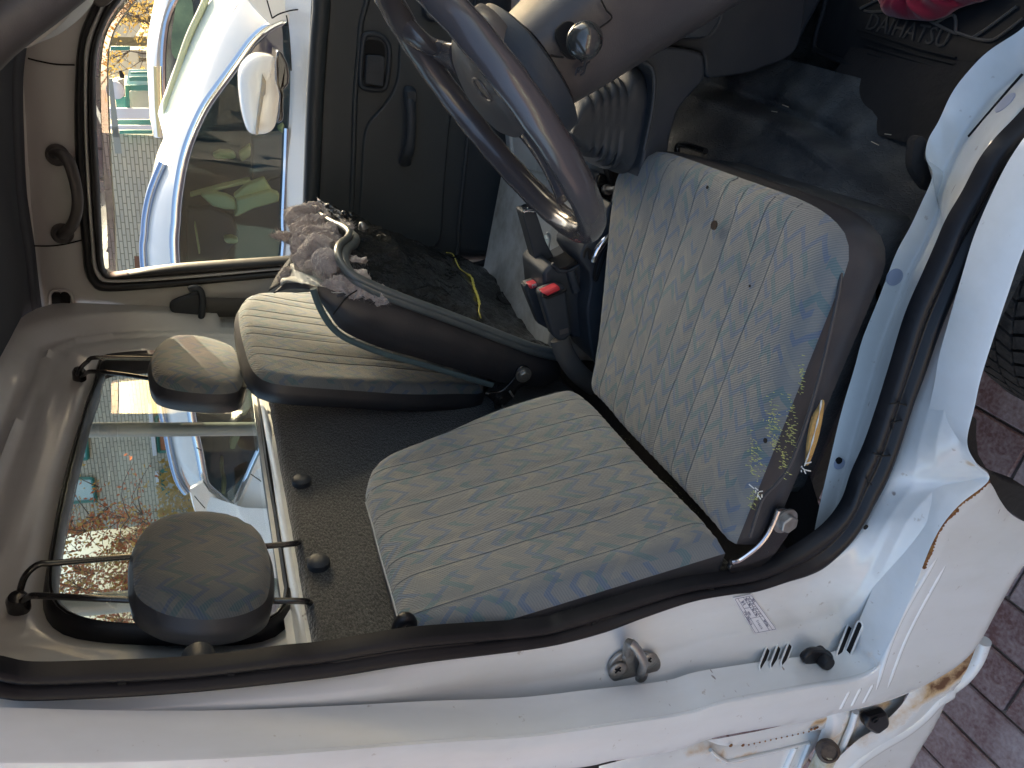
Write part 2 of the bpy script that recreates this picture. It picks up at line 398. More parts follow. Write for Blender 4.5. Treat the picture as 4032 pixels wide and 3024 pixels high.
def leather():
    m = mat('black_floor_vinyl', (.040, .045, .046), .52, spec=.35); N = m.node_tree.nodes; L = m.node_tree.links; b = N['Principled BSDF']
    tc = N.new('ShaderNodeTexCoord'); v = N.new('ShaderNodeTexVoronoi'); v.feature = 'DISTANCE_TO_EDGE'; v.inputs['Scale'].default_value = 130
    v2 = N.new('ShaderNodeTexNoise'); v2.inputs['Scale'].default_value = 20; v2.inputs['Detail'].default_value = 5
    L.new(tc.outputs['Object'], v.inputs['Vector']); L.new(tc.outputs['Object'], v2.inputs['Vector'])
    mr = N.new('ShaderNodeMapRange'); mr.inputs[2].default_value = .12; L.new(v.outputs['Distance'], mr.inputs[0])
    b1 = N.new('ShaderNodeBump'); b1.inputs['Strength'].default_value = .4; b1.inputs['Distance'].default_value = .0016; L.new(mr.outputs[0], b1.inputs['Height'])
    b2 = N.new('ShaderNodeBump'); b2.inputs['Strength'].default_value = .5; b2.inputs['Distance'].default_value = .008; L.new(v2.outputs['Fac'], b2.inputs['Height']); L.new(b2.outputs[0], b1.inputs['Normal']); L.new(b1.outputs[0], b.inputs['Normal'])
    r = N.new('ShaderNodeValToRGB'); r.color_ramp.elements[0].color = (.040, .045, .050, 1); r.color_ramp.elements[1].color = (.10, .105, .10, 1); r.color_ramp.elements[0].position = .4; r.color_ramp.elements[1].position = .75
    L.new(v2.outputs['Fac'], r.inputs[0]); L.new(r.outputs[0], b.inputs['Base Color'])
    return m
M['leather'] = leather()
def carpet():
    m = mat('grey_carpet', (.06, .065, .065), .95, sheen=.4); N = m.node_tree.nodes; L = m.node_tree.links; b = N['Principled BSDF']
    tc = N.new('ShaderNodeTexCoord'); t = N.new('ShaderNodeTexNoise'); t.inputs['Scale'].default_value = 380; t.inputs['Detail'].default_value = 6
    mp = N.new('ShaderNodeMapping'); mp.inputs['Scale'].default_value = (1, .45, 1); L.new(tc.outputs['Object'], mp.inputs[0]); L.new(mp.outputs[0], t.inputs['Vector'])
    r = N.new('ShaderNodeValToRGB'); r.color_ramp.elements[0].color = (.010, .012, .013, 1); r.color_ramp.elements[1].color = (.055, .06, .06, 1); r.color_ramp.elements[0].position = .36; r.color_ramp.elements[1].position = .68
    L.new(t.outputs['Fac'], r.inputs[0]); L.new(r.outputs[0], b.inputs['Base Color'])
    bp = N.new('ShaderNodeBump'); bp.inputs['Strength'].default_value = 1; bp.inputs['Distance'].default_value = .003; L.new(t.outputs['Fac'], bp.inputs['Height']); L.new(bp.outputs[0], b.inputs['Normal'])
    return m
M['carpet'] = carpet()
def glass(name, tint, refl=1.0, smear=.0):
    m = bpy.data.materials.new(name); m.use_nodes = True; N = m.node_tree.nodes; L = m.node_tree.links
    N.remove(N['Principled BSDF']); out = N['Material Output']
    tr = N.new('ShaderNodeBsdfTransparent'); tr.inputs[0].default_value = (*tint, 1); gl = N.new('ShaderNodeBsdfGlossy'); gl.inputs['Roughness'].default_value = .01
    fr = N.new('ShaderNodeFresnel'); fr.inputs[0].default_value = 1.5; mu = N.new('ShaderNodeMath'); mu.operation = 'MULTIPLY'; mu.inputs[1].default_value = refl; L.new(fr.outputs[0], mu.inputs[0])
    mx = N.new('ShaderNodeMixShader'); L.new(mu.outputs[0], mx.inputs[0]); L.new(tr.outputs[0], mx.inputs[1]); L.new(gl.outputs[0], mx.inputs[2])
    if smear:
        df = N.new('ShaderNodeBsdfDiffuse'); df.inputs[0].default_value = (.75, .72, .66, 1)
        t = N.new('ShaderNodeTexNoise'); t.inputs['Scale'].default_value = 9; t.inputs['Detail'].default_value = 7; tc = N.new('ShaderNodeTexCoord'); L.new(tc.outputs['Object'], t.inputs['Vector'])
        r = N.new('ShaderNodeMapRange'); r.inputs[1].default_value = .45; r.inputs[2].default_value = .8; r.inputs[3].default_value = .01; r.inputs[4].default_value = smear; L.new(t.outputs['Fac'], r.inputs[0])
        m2 = N.new('ShaderNodeMixShader'); L.new(r.outputs[0], m2.inputs[0]); L.new(mx.outputs[0], m2.inputs[1]); L.new(df.outputs[0], m2.inputs[2]); mx = m2
    L.new(mx.outputs[0], out.inputs[0]); return m
M['glass'] = glass('cab_glass', (.95, .985, .96), .2, .02)
M['carglass'] = glass('suv_glass', (.32, .50, .60), .75)
M['visor'] = glass('wind_deflector', (.62, .50, .52), 1.0, .9)

# ================================================================== THE GROUND
ground = put('ground', mk([(-60,-60,-.012),(60,-60,-.012),(60,80,-.012),(-60,80,-.012)], [(0,1,2,3)]), None or M['plastic'], smooth=False, kind='structure')
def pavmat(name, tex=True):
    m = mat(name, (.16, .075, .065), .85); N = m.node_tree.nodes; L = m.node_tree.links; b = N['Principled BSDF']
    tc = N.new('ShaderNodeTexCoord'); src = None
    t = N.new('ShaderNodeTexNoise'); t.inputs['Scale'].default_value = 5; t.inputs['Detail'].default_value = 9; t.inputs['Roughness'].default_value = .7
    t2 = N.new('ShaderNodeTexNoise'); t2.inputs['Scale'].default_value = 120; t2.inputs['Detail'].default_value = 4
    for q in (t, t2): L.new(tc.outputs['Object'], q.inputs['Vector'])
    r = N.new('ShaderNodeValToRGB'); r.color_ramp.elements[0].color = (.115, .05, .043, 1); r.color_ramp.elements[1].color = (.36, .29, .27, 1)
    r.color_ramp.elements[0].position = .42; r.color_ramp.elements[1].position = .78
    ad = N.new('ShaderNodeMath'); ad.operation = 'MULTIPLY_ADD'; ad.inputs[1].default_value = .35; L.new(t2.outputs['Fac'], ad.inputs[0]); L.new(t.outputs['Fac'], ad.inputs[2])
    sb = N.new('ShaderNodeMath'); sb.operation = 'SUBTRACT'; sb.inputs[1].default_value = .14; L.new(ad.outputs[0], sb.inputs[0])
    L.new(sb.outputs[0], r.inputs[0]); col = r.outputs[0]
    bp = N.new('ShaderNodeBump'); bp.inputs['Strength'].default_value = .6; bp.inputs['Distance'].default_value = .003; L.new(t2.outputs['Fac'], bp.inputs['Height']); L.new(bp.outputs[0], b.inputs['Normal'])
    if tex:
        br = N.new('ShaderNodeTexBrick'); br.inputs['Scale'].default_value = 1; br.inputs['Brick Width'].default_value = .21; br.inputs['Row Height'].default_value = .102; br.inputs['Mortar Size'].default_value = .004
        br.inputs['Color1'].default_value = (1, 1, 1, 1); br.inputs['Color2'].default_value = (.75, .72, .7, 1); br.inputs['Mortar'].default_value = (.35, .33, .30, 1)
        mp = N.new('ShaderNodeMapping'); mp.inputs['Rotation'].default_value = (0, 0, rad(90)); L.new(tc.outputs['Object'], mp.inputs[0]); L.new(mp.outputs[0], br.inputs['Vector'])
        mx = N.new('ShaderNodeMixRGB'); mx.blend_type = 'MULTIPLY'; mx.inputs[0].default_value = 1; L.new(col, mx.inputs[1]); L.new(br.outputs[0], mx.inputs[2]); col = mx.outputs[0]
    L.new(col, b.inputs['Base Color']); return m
M['paving_far'] = pavmat('paving_brick_texture'); _e = M['paving_far'].node_tree.nodes['Color Ramp'].color_ramp.elements; _e[0].color = (.25,.165,.15,1); _e[1].color = (.36,.30,.28,1); M['brick'] = pavmat('paving_brick', False)  # same pavement as the bricks, coloured paler for sunlight and bounce
M['brick_b'] = pavmat('paving_brick_greyer', False); M['brick_b'].node_tree.nodes['Color Ramp'].color_ramp.elements[0].position = .36
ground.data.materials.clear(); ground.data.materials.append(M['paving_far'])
M['sand'] = mat('joint_sand', (.17, .14, .115), .95, bump=(300, .8, .003), var=(40, .8, (.08, .065, .05)))
bed = put('joint_sand', mk([(-2.0,.15,-.008),(-.1,.15,-.008),(-.1,1.25,-.008),(-2.0,1.25,-.008)], [(0,1,2,3)]), M['sand'], smooth=False, kind='structure')
def brickmesh(j):
    bm = bmesh.new(); bmesh.ops.create_cube(bm, size=1)
    for v in bm.verts: v.co = Vector((v.co.x*.097, v.co.y*.2, v.co.z*.03))
    bmesh.ops.bevel(bm, geom=bm.edges[:], offset=.0035, segments=1, affect='EDGES')
    for v in bm.verts: v.co += Vector((random.uniform(-1,1)*.0008 for _ in range(3)))
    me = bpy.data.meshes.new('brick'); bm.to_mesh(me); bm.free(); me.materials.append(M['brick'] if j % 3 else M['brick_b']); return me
bms = [brickmesh(j) for j in range(6)]
for i in range(17):
    for j in range(5):
        if i < 2 and j > 3: continue
        x = -.748 - (i-5)*.1025; off = 0 if (i // 2) % 2 == 1 else .1
        y = .575 - .1 + (j-1.5)*.205 + off + .1
        o = bpy.data.objects.new('brick', random.choice(bms)); COL.objects.link(o); o.location = (x, y, -.0145 + random.uniform(-.001, .0015)); o.parent = ground
        o.rotation_euler = (random.uniform(-.008, .008), random.uniform(-.012, .012), random.uniform(-.008, .008) + (math.pi if random.random() < .5 else 0))

# ================================================================== THE TRUCK
truck = thing('pickup_truck', 'small white open-door pickup truck cab with blue zigzag fabric seats', 'truck')
PY = ('y', .56)
WSO = [(-60,2728),(0,2732),(118,2742),(411,2732),(705,2714),(999,2688),(1300,2655),(1640,2603),(2100,2543),(2347,2488),(2532,2420),(2717,2358),(2872,2330),(2964,2321),(3088,2284),(3170,2262),(3239,2228),(3332,2142),(3394,2056),(3430,1990),(3477,1905),(3523,1789),(3583,1597),(3629,1477),(3696,1285),(3762,1126),(3815,1010),(3862,928),(3934,790),(4032,645),(4150,480)]
WSI = [(-60,2618),(0,2626),(118,2647),(353,2641),(588,2632),(764,2620),(940,2600),(1117,2576),(1300,2556),(1640,2500),(2100,2466),(2223,2438),(2347,2401),(2470,2364),(2594,2327),(2717,2296),(2872,2272),(2995,2244),(3085,2204),(3172,2154),(3270,2080),(3338,1990),(3377,1882),(3430,1763),(3477,1630),(3530,1464),(3596,1252),(3669,1086),(3716,981),(3762,875),(3828,763),(3895,637),(3961,550),(4032,477),(4130,370)]
# carried on out of the frame round the top of the opening
TOPI = [Vector(q) for q in ((.62,.60,.95),(.55,.60,1.15),(.36,.60,1.45),(.22,.60,1.66),(.1,.60,1.745),(-.3,.60,1.765),(-.50,.59,1.76),(-.565,.575,1.72))]
wo = spl(T('o', WSO, ('y', .534)), 260); wi = spl(T('o', WSI, ('y', .540)), 260)
rows = []
for a, b in zip(wi, wo):
    row = []
    w_ = (b - a); L_ = w_.length; wn = w_ / L_; no = Vector((0, -1, 0)) 
    for t, hgt in ((0,-.012),(.03,.004),(.12,.012),(.25,.014),(.38,.010),(.45,.002),(.50,.0),(.55,.004),(.63,.015),(.75,.021),(.86,.019),(.95,.010),(1.0,-.004),(1.0,-.014)):
        row.append(a + w_ * t + no * (hgt*.45 if hgt > 0 else hgt))
    rows.append(row)
for i in range(0, len(rows)):        # moulded ribs on the gripping edge
    ph = (i % 2) * .0008
    for j in (1, 2, 3): rows[i][j] += Vector((0, -ph, 0))
seal = put('door_seal', recalc(gridm(rows)), M['rubber'], truck, angle=80)
front = tube('door_seal', spl([wo[-1].lerp(wi[-1], .5)] + TOPI + [wo[0].lerp(wi[0], .5)], 60), .016, M['rubber'], truck)
for q in ((3408,2075),(2800,2318),(2340,2452),(480,2690),(910,2652)):
    hp = hit('o', q, ('y', .535)); lathe('drain_hole', hp, (0,-1,0), [(.0035,0),(.0035,.001)], M['black'], seal, seg=10)
# small breaks in the seal
for q, a in ((((905,890),(960,885),(1030,905)), 1), (((915,1005),(960,990),(1010,990)), 1), (((925,1040),(930,1000)), 1), (((770,1330),(800,1370)), 1), (((810,1180),(860,1200),(935,1195)), 1)):
    tube('seal_crack', T('G', q, ('y', .5300)), .0011, M['black'], seal, seg=6)

# ---- body side: jamb and sill lofted between the seal and the outer edge
ST = [((-60,2730),(-60,3008)),((0,2732),(0,3005)),((411,2732),(400,3003)),((882,2697),(882,2987)),((1300,2655),(1300,2958)),((1700,2594),(1720,2925)),((2100,2543),(2100,2901)),((2347,2488),(2409,2858)),((2600,2395),(2700,2815)),((2750,2352),(2830,2776)),((2872,2330),(2964,2750)),((2964,2321),(3180,2712)),((3088,2284),(3350,2688)),((3170,2262),(3440,2650)),((3239,2228),(3480,2586)),((3332,2142),(3579,2370)),((3394,2056),(3678,2123)),((3430,1990),(3770,1995)),((3470,1915),(3895,1889)),((3500,1850),(3845,1826)),((3540,1740),(3808,1740)),((3583,1597),(3838,1600)),((3629,1477),(3862,1490)),((3696,1285),(3912,1330)),((3762,1126),(3970,1155)),((3862,928),(4040,960)),((4032,645),(4170,700)),((4150,480),(4290,530))]
# y profile across (0 at seal .. 1 at outer edge): pillar type / sill type / corner type
def yprof(t, s):
    # s station index
    def ip(x, xs, ys): return float(np.interp(x, xs, ys))
    pil = ip(t, [0,.06,.25,.33,.58,.64,.90,.96,1], [.546,.541,.530,.5275,.526,.521,.486,.474,.470])
    strk = ip(t, [0,.06,.40,.62,.80,.86,.93,.97,1], [.546,.544,.545,.534,.520,.510,.484,.474,.470])
    sill = ip(t, [0,.06,.3,.55,.75,.88,.95,1], [.546,.538,.515,.495,.482,.474,.468,.462])
    a = min(max((s - 4.2) / 1.8, 0), 1); bq = min(max((s - 13.0) / 3.5, 0), 1)
    a = a*a*(3-2*a); bq = bq*bq*(3-2*bq)
    return (pil*(1-a) + strk*a)*(1-bq) + sill*bq
L0 = spk([Vector((p[0][0], p[0][1], 0)) for p in ST], 14); L4 = spk([Vector((p[1][0], p[1][1], 0)) for p in ST], 14)
L4[17*14] = Vector((3770,1995,0))
def smoothL(L, it):
    for _ in range(it): L = [L[0]] + [(L[i-1] + L[i]*2 + L[i+1])/4 for i in range(1, len(L)-1)] + [L[-1]]
    return L
L0 = smoothL(L0, 3); L4 = smoothL(L4, 3)
NT = 64; rows = []
for i in range(len(L0)):
    s = i / 14; row = []
    for j in range(NT + 1):
        t = j / NT; p = L0[i].lerp(L4[i], t); y = sum(yprof(min(max(t + d, 0), 1), s) for d in (-.02, -.01, 0, .01, .02)) / 5
        v = hit('o', (p.x, p.y), ('y', y)); row.append(v)
    row.append(row[-1] + Vector((0, .004, 0)) + (row[-1] - row[-3]).normalized() * .003)
    row.append(row[-1] + Vector((0, .05, 0)))
    rows.append(row)
me = gridm(rows)
def rustattr(me, stains):
    co = np.empty(len(me.vertices)*3, np.float32); me.vertices.foreach_get('co', co); co = co.reshape(-1, 3); r = np.zeros(len(co))
    for P, rd, a in stains:
        P = np.array([tuple(p) for p in P]); d = np.full(len(co), 1e9)
        if len(P) == 1: d = np.linalg.norm(co - P[0], axis=1)
        for p, q in zip(P[:-1], P[1:]):
            ab = q - p; t = np.clip(((co - p) @ ab) / (ab @ ab), 0, 1); d = np.minimum(d, np.linalg.norm(co - (p + t[:, None]*ab), axis=1))
        r = np.maximum(r, a * np.exp(-(d / rd)**2))
    at = me.attributes.new('rust', 'FLOAT', 'POINT'); at.data.foreach_set('value', r.astype(np.float32))
rustattr(me, [(T('L', [(1420,0),(1380,40),(1310,90),(1270,180),(1240,290),(1190,380)], ('y', .47)), .006, 1.0), (T('G', [(1500,1340),(1400,1430),(1290,1520),(1200,1640)], ('y', .47)), .006, 1.0),
    (T('L', [(850,1000)], ('y', .475)), .010, 1.3), (T('L', [(860,960),(900,900)], ('y', .475)), .007, .5), (T('G', [(1600,830),(1700,760)], ('y', .54)), .004, .6), (T('G', [(1330,1260),(1400,1240)], ('y', .47)), .006, .5)])
body = put('body_side', me, M['paint'], truck, angle=50)
from mathutils.bvhtree import BVHTree
_bv = BVHTree.FromPolygons([v.co.copy() for v in me.vertices], [tuple(p.vertices) for p in me.polygons])
def onb(k, p, lift=0):
    d = ray(px(k, p)).normalized(); h = _bv.ray_cast(CAM, d)
    if h[0] is None: return hit(k, p, ('y', .52))
    n = h[1] if h[1].dot(d) < 0 else -h[1]
    return h[0] + n*lift
def onbn(k, p):
    d = ray(px(k, p)).normalized(); h = _bv.ray_cast(CAM, d); return h[1] if h[1].dot(d) < 0 else -h[1]
# rusty seam line and chips
tube('rust_seam', spl(T('L', [(1415,5),(1370,45),(1312,92),(1290,130),(1265,190),(1250,240),(1235,285),(1210,330),(1195,385)], ('y', .4675)), 40), [.0012 + .002*abs(math.sin(i*1.7)) for i in range(40)], M['rust'], body, seg=6)
tube('rust_seam', spl(T('G', [(1500,1342),(1440,1400),(1400,1432),(1330,1480),(1290,1520),(1240,1580),(1200,1645)], ('y', .467)), 40), [.0012 + .0018*abs(math.sin(i*1.3)) for i in range(40)], M['rust'], body, seg=6)

# ---- outer skin (pinkish in the paving's reflection), below and behind the opening
def ys(x, z): return .470
EDGE = [(-60,3008),(0,3005),(400,3003),(882,2987),(1300,2958),(1720,2925),(2100,2901),(2409,2858),(2700,2815),(2830,2776),(2964,2750),(3180,2712),(3350,2688),(3440,2650),(3480,2586),(3579,2370),(3678,2123),(3770,1995),(3895,1889)]
LOW = [(3922,1925),(3948,1975),(3985,2025),(4032,2056),(4110,2085),(4160,2110),(4110,2170),(4032,2250),(3949,2390),(3875,2525),(3826,2590),(3764,2642),(3671,2697),(3579,2741),(3455,2784),(3295,2821),(3200,2848),(3026,2877),(2872,2904),(2797,2922),(2717,2951),(2625,2975),(2500,2996),(2409,3009),(2300,3033),(1900,3090),(1300,3200),(-60,3260)]
ol = T('o', EDGE, ('y', .470)) + T('o', LOW, ('y', .470))
xs_ = [p.x for p in ol]
def skinfn(u, v, ed, _): return .0035*np.exp(-(ed/.004)**2)*0 - .010*np.exp(-((ed)/.016)**2)
skin = sheet('outer_panel', spl(ol[:19], 160) + spl(ol[18:], 200)[1:], .012, M['paint'], truck, normal=Vector((0,-1,0)), fn=lambda u, v, ed, _: -.004*np.exp(-(ed/.006)**2), angle=50)
rustattr(skin.data, [(T('X', [(0,1050),(150,1005)], ('y', .47)), .004, .0), (T('Z', [(1520,580),(1600,570),(1720,560),(1830,560)], ('y', .47)), .0035, .8), (T('L', [(1190,400),(1160,480)], ('y', .47)), .004, .6), (T('Z', [(1860,310)], ('y', .47)), .002, 1)])
for P, r_ in (([(1350,205),(1030,760),(868,1245)], .0042), ([(1392,265),(1100,800),(940,1225)], .0042), ([(880,1110),(800,1262)], .0040), ([(800,1135),(728,1278)], .0040), ([(728,1155),(655,1300)], .0040)):
    q = spl(T('L', P, ('y', .470)), 24); rr = [r_ * min(1, .2 + 5*i/23, .2 + 5*(23-i)/23) for i in range(24)]
    put('pressed_rib', tubem([v + Vector((0, .0026, 0)) for v in q], rr, 12), M['paint'], skin)
# striker
sq = hit('K', (635, 985), ('y', .525))
def kp(x, y, yy=.533): return hit('K', (x, y), ('y', onb('K', (635, 1000)).y - .001 - (.533 - yy)*1.15))
plate = prism('striker_plate', spl([kp(*p) for p in ((470,1040),(480,975),(540,915),(600,905),(680,910),(760,920),(800,960),(795,1010),(750,1050),(720,1090),(640,1112),(540,1100),(490,1080))], 40, True), (0, -.005, 0), M['metal'], truck, bevel=.0015)
tube('striker_loop', spl([kp(600,935,.531), kp(598,900,.515), kp(612,860,.503), kp(640,875,.500), kp(680,930,.498), kp(705,985,.500), kp(700,1010,.510), kp(683,1065,.530)], 40), .0052, M['metal'], plate, seg=12)
for c_ in ((600,935),(683,1068)): lathe('striker_boss', kp(*c_, .530), (0,-1,0), [(.009,0),(.009,.003),(.006,.006)], M['metal'], plate, seg=16)
for c_ in ((540,1035),(735,975)):
    sc_ = lathe('screw', kp(*c_, .527), (0,-1,0), [(.0125,-.001),(.0125,.001),(.010,.0035),(.003,.0045)], M['metal'], plate, seg=20)
    cc = kp(*c_, .522)
    for an in (.5, .5 + math.pi/2): box('screw_slot', cc, (.010, .0012, .0018), M['black'], sc_, rot=Matrix.Rotation(an, 3, 'Y'), bevel=0)
# vent slots, rubber bump stops
for a, b in (((905,910),(160,1010)),):
    pass
for a, b in (((200,905),(155,1020)),((270,893),(225,1010)),((340,878),(293,995)),((722,760),(655,930)),((788,745),(716,918))):
    A_, B_ = onb('L', a), onb('L', b); d = B_ - A_; nb_ = onbn('L', ((a[0]+b[0])/2, (a[1]+b[1])/2)); sd_ = d.cross(-nb_).normalized()
    nn_ = 10; cap = []
    for i in range(nn_+1):
        an = math.pi*i/nn_; cap.append(A_ + (sd_*math.cos(an) - d.normalized()*math.sin(an))*.0046)
    for i in range(nn_+1):
        an = math.pi*i/nn_; cap.append(B_ + (-sd_*math.cos(an) + d.normalized()*math.sin(an))*.0046)
    sl = prism('vent_slot', [p + nb_*.0007 for p in cap], -nb_*.0015, M['black'], body, bevel=0)
    tube('slot_lip', [p + nb_*.0004 for p in cap], .0013, M['paint'], sl, seg=8, closed=True)
def stop(name, k, pts, yy, nub, r, par):
    b_ = prism(name, spl(T(k, pts, ('y', onb(k, nub).y - .001)) if k == 'L' else T(k, pts, ('y', yy)), 28, True), (0, -.010, 0), M['rubber'], par, bevel=.003)
    c_ = onb(k, nub, .006) if k == 'L' else hit(k, nub, ('y', yy - .008)); lathe('stop_button', c_, (.15,-1,.0), [(r*1.25,0),(r*1.2,.006),(r,.008),(r,.020),(r*.8,.024),(r*.3,.024)], M['rubber'], b_, seg=20)
stop('door_switch', 'L', [(395,935),(450,885),(520,880),(585,905),(585,945),(540,970),(480,975),(420,970)], .514, (500,950), .0105, truck)

# ---- inner sill, floor side (white paint inside the seal)
INS = [(4080,20),(4032,106),(3895,199),(3815,278),(3749,365),(3696,477),(3655,550),(3645,620),(3672,690),(3629,796),(3583,895),(3527,1000),(3464,1166),(3397,1332),(3364,1451),(3311,1630),(3258,1855),(3218,2034),(3190,2170),(3160,2230)]
OUS = [(4200,330),(4100,400),(3961,550),(3895,637),(3828,763),(3790,820),(3762,875),(3740,930),(3716,981),(3690,1040),(3669,1086),(3630,1170),(3580,1300),(3540,1430),(3515,1520),(3477,1640),(3410,1810),(3350,1970),(3270,2080),(3190,2150)]
a_ = smoothL(spk([Vector((*p, 0)) for p in INS], 10), 2); b_ = smoothL(spk([Vector((*p, 0)) for p in OUS], 10), 2); rows = []
for p, q in zip(a_, b_):
    row = []
    for j in range(25):
        t = j/24; m_ = p.lerp(q, min(1.06, t*1.05)); d_ = ray((m_.x, m_.y)); sz = (.738 - .055*t - CAM.z)/d_.z; sy = .552/d_.y
        b_t = min(max((t-.42)/.5, 0), 1); b_t = b_t*b_t*(3-2*b_t); row.append(CAM + d_*(sz*(1-b_t) + sy*b_t))
    row.insert(0, row[0] + Vector((.0, .003, -.008))); row.insert(0, row[0] + Vector((.0, .010, -.12))); rows.append(row)
me = gridm(rows); rustattr(me, [(T('E', [(1620,820)], ('y', .57)), .004, .5)])
sill = put('inner_sill', recalc(me), M['paint_dimmed2'], truck, angle=60)
_sb = BVHTree.FromPolygons([v.co.copy() for v in sill.data.vertices], [tuple(p.vertices) for p in sill.data.polygons])
def ons(k, p):
    d = ray(px(k, p)).normalized(); h = _sb.ray_cast(CAM, d)
    if h[0] is None: return hit(k, p, ('y', .60)), Vector((0,-.5,.8)).normalized()
    return h[0], (h[1] if h[1].dot(d) < 0 else -h[1])
for c_, r_ in ((('E', (1595,610)), .0115), (('E', (938,1645)), .0105), (('G', (610,1245)), .0080)):
    v, n_ = ons(*c_); lathe('body_plug', v - n_*.0006, n_, [(r_,0),(r_*.98,.0014),(r_*.8,.0020),(.001,.0020)], M['putty'], sill, seg=24)
v, n_ = ons('G', (605,1225)); lathe('screw_hole', v, n_, [(.0045,0),(.0045,.002)], M['black'], sill, seg=12)
tube('sill_seam', [ons('E', q)[0] for q in ((1700,440),(1620,530),(1560,600),(1500,670),(1440,740),(1380,810))], .0018, M['black'], sill, seg=6, flat=1)
# ---- front wheel tyre with tread blocks, frame and dark arch lining
tc_ = Vector((-.075, .615, .275)); R_ = .262; prof = [(.17,-.062),(.21,-.070),(.245,-.066),(.258,-.052),(R_,-.030),(R_+.001,0),(R_,.030),(.258,.052),(.245,.066),(.21,.070),(.17,.062)]
tyre = lathe('tyre', tc_, (0,1,0), prof, M['tyre'], truck, seg=72)
tm = []
for k in range(64):
    a0 = 2*math.pi*k/64
    for row_, (y0, y1, sl) in enumerate(((-.060,-.038,.35),(-.034,-.012,.5),(-.008,.014,-.5),(.018,.038,-.35),(.042,.062,-.3))):
        da = 2*math.pi/64*.78; off = (row_ % 2)*.5*2*math.pi/64
        rr = R_ + .001 if abs(y0+y1) < .08 else R_ - .004
        vs = []
        for rd_ in (rr-.004, rr+.0065):
            for (aa, yy) in ((0,y0),(da,y0),(da,y1),(0,y1)):
                an = a0 + off + aa + sl*(yy-y0)*3.2; vs.append(tc_ + Vector((math.cos(an)*rd_, yy, math.sin(an)*rd_)))
        tm.append(mk(vs, [(3,2,1,0),(4,5,6,7),(0,1,5,4),(1,2,6,5),(2,3,7,6),(3,0,4,7)]))
merge('tread_blocks', tm, M['tyre'], tyre, smooth=False)
lathe('wheel_rim', tc_, (0,1,0), [(.172,-.05),(.16,-.045),(.15,.0),(.05,.01)], M['metal'], truck, seg=48)
M['under'] = mat('underbody', (.02,.018,.017), .9, bump=(30,.6,.01))
rows = []
for i in range(13):
    an = rad(15 + i*6.0); rows.append([Vector((-.04,.6,.29)) + Vector((math.cos(an)*.345, yy, math.sin(an)*.345)) for yy in (-.06, .05, .35)])
put('wheel_arch', gridm(rows), M['under'], truck)
P_ = T('G', [(1375,1140),(1372,1050),(1400,960),(1432,985),(1428,1080),(1440,1190),(1490,1275),(1580,1335),(1720,1385),(1720,1600),(1560,1480),(1480,1330)], ('y', .60))
prism('chassis_bracket', P_, (0,.03,0), M['under'], truck)
box('chassis_rail', (-.7,.95,.36), (2.6,.06,.10), M['under'], truck)
box('chassis_rail', (-.7,1.45,.36), (2.6,.06,.10), M['under'], truck)

# ---- bed side behind the cab: front corner post, gate, hinge and bump stop
def g3(k, pts, y): return T(k, pts, ('y', y))
lowp = sheet('lower_corner_panel', spl(g3('X', [(1262,335),(1225,440),(1170,560),(1080,730),(960,900),(820,1180),(660,1440),(530,1680),(300,2000),(-200,2050),(-300,1720),(-285,1659),(-150,1530),(0,1400),(150,1310),(300,1190),(430,1060),(500,960),(560,872),(720,790),(900,660),(1150,420)], .478), 150, True), .012, M['paint'], truck, normal=Vector((0,-1,0)), fn=lambda u,v,ed,_: .004-.012*np.exp(-(ed/.012)**2), angle=60)
rustattr(lowp.data, [(g3('X', [(1230,380),(1150,500),(1000,640),(850,760),(700,850)], .478), .016, .9), (g3('X', [(700,850),(540,980),(400,1130),(0,1400)], .478), .014, .5), (g3('X', [(240,1590),(215,1660)], .478), .004, 1.0), (g3('X', [(850,760),(780,800)], .478), .007, .8)])
# rolled groove between cab corner and bed front
q = spl(g3('X', [(1262,330),(1190,520),(1060,700),(880,840),(740,930),(600,1080),(400,1240),(130,1400),(-100,1560),(-220,1700)], .4835), 60)
groove = put('rolled_groove', tubem(q, [.010 if i < 20 else .014 for i in range(60)], 14), M['paint'], lowp)
rustattr(groove.data, [(g3('X', [(1240,380),(1150,540),(1000,700),(860,800),(700,890)], .465), .022, .95), (g3('X', [(700,890),(540,1010),(400,1180)], .465), .016, .5)])
def flat(name, k, pts, y, m=None, par=None, dep=.01, rs=None, n=0, h=.014, bev=.012):
    P = g3(k, pts, y); P = spl(P, n, True) if n else P
    o = sheet(name, P, h, m or M['paint'], par or truck, normal=Vector((0,-1,0)), fn=lambda u,v,ed,_: -bev*np.exp(-(ed/.006)**2), angle=50)
    if rs: rustattr(o.data, rs)
    return o
post = flat('bed_corner_post', 'Z', [(1600,560),(1900,500),(2300,380),(2500,300),(2330,640),(2212,760),(1980,900),(1700,1030),(1560,1172),(1200,1172),(1420,1172),(1530,860),(1610,640)], .500, rs=[(g3('Z', [(1700,1010),(1760,840),(1830,600)], .5), .018, .6), (g3('Z', [(1720,1010),(1950,900),(2150,770)], .5), .018, .6), (g3('Z', [(2130,480),(2212,470)], .5), .010, .6), (g3('Z', [(1500,900),(1600,900)], .5), .006, .9)])
tube('post_ridge', spl(g3('Z', [(1850,560),(1800,720),(1740,860),(1680,1020),(1640,1172)], .495), 30), .005, M['paint'], post)
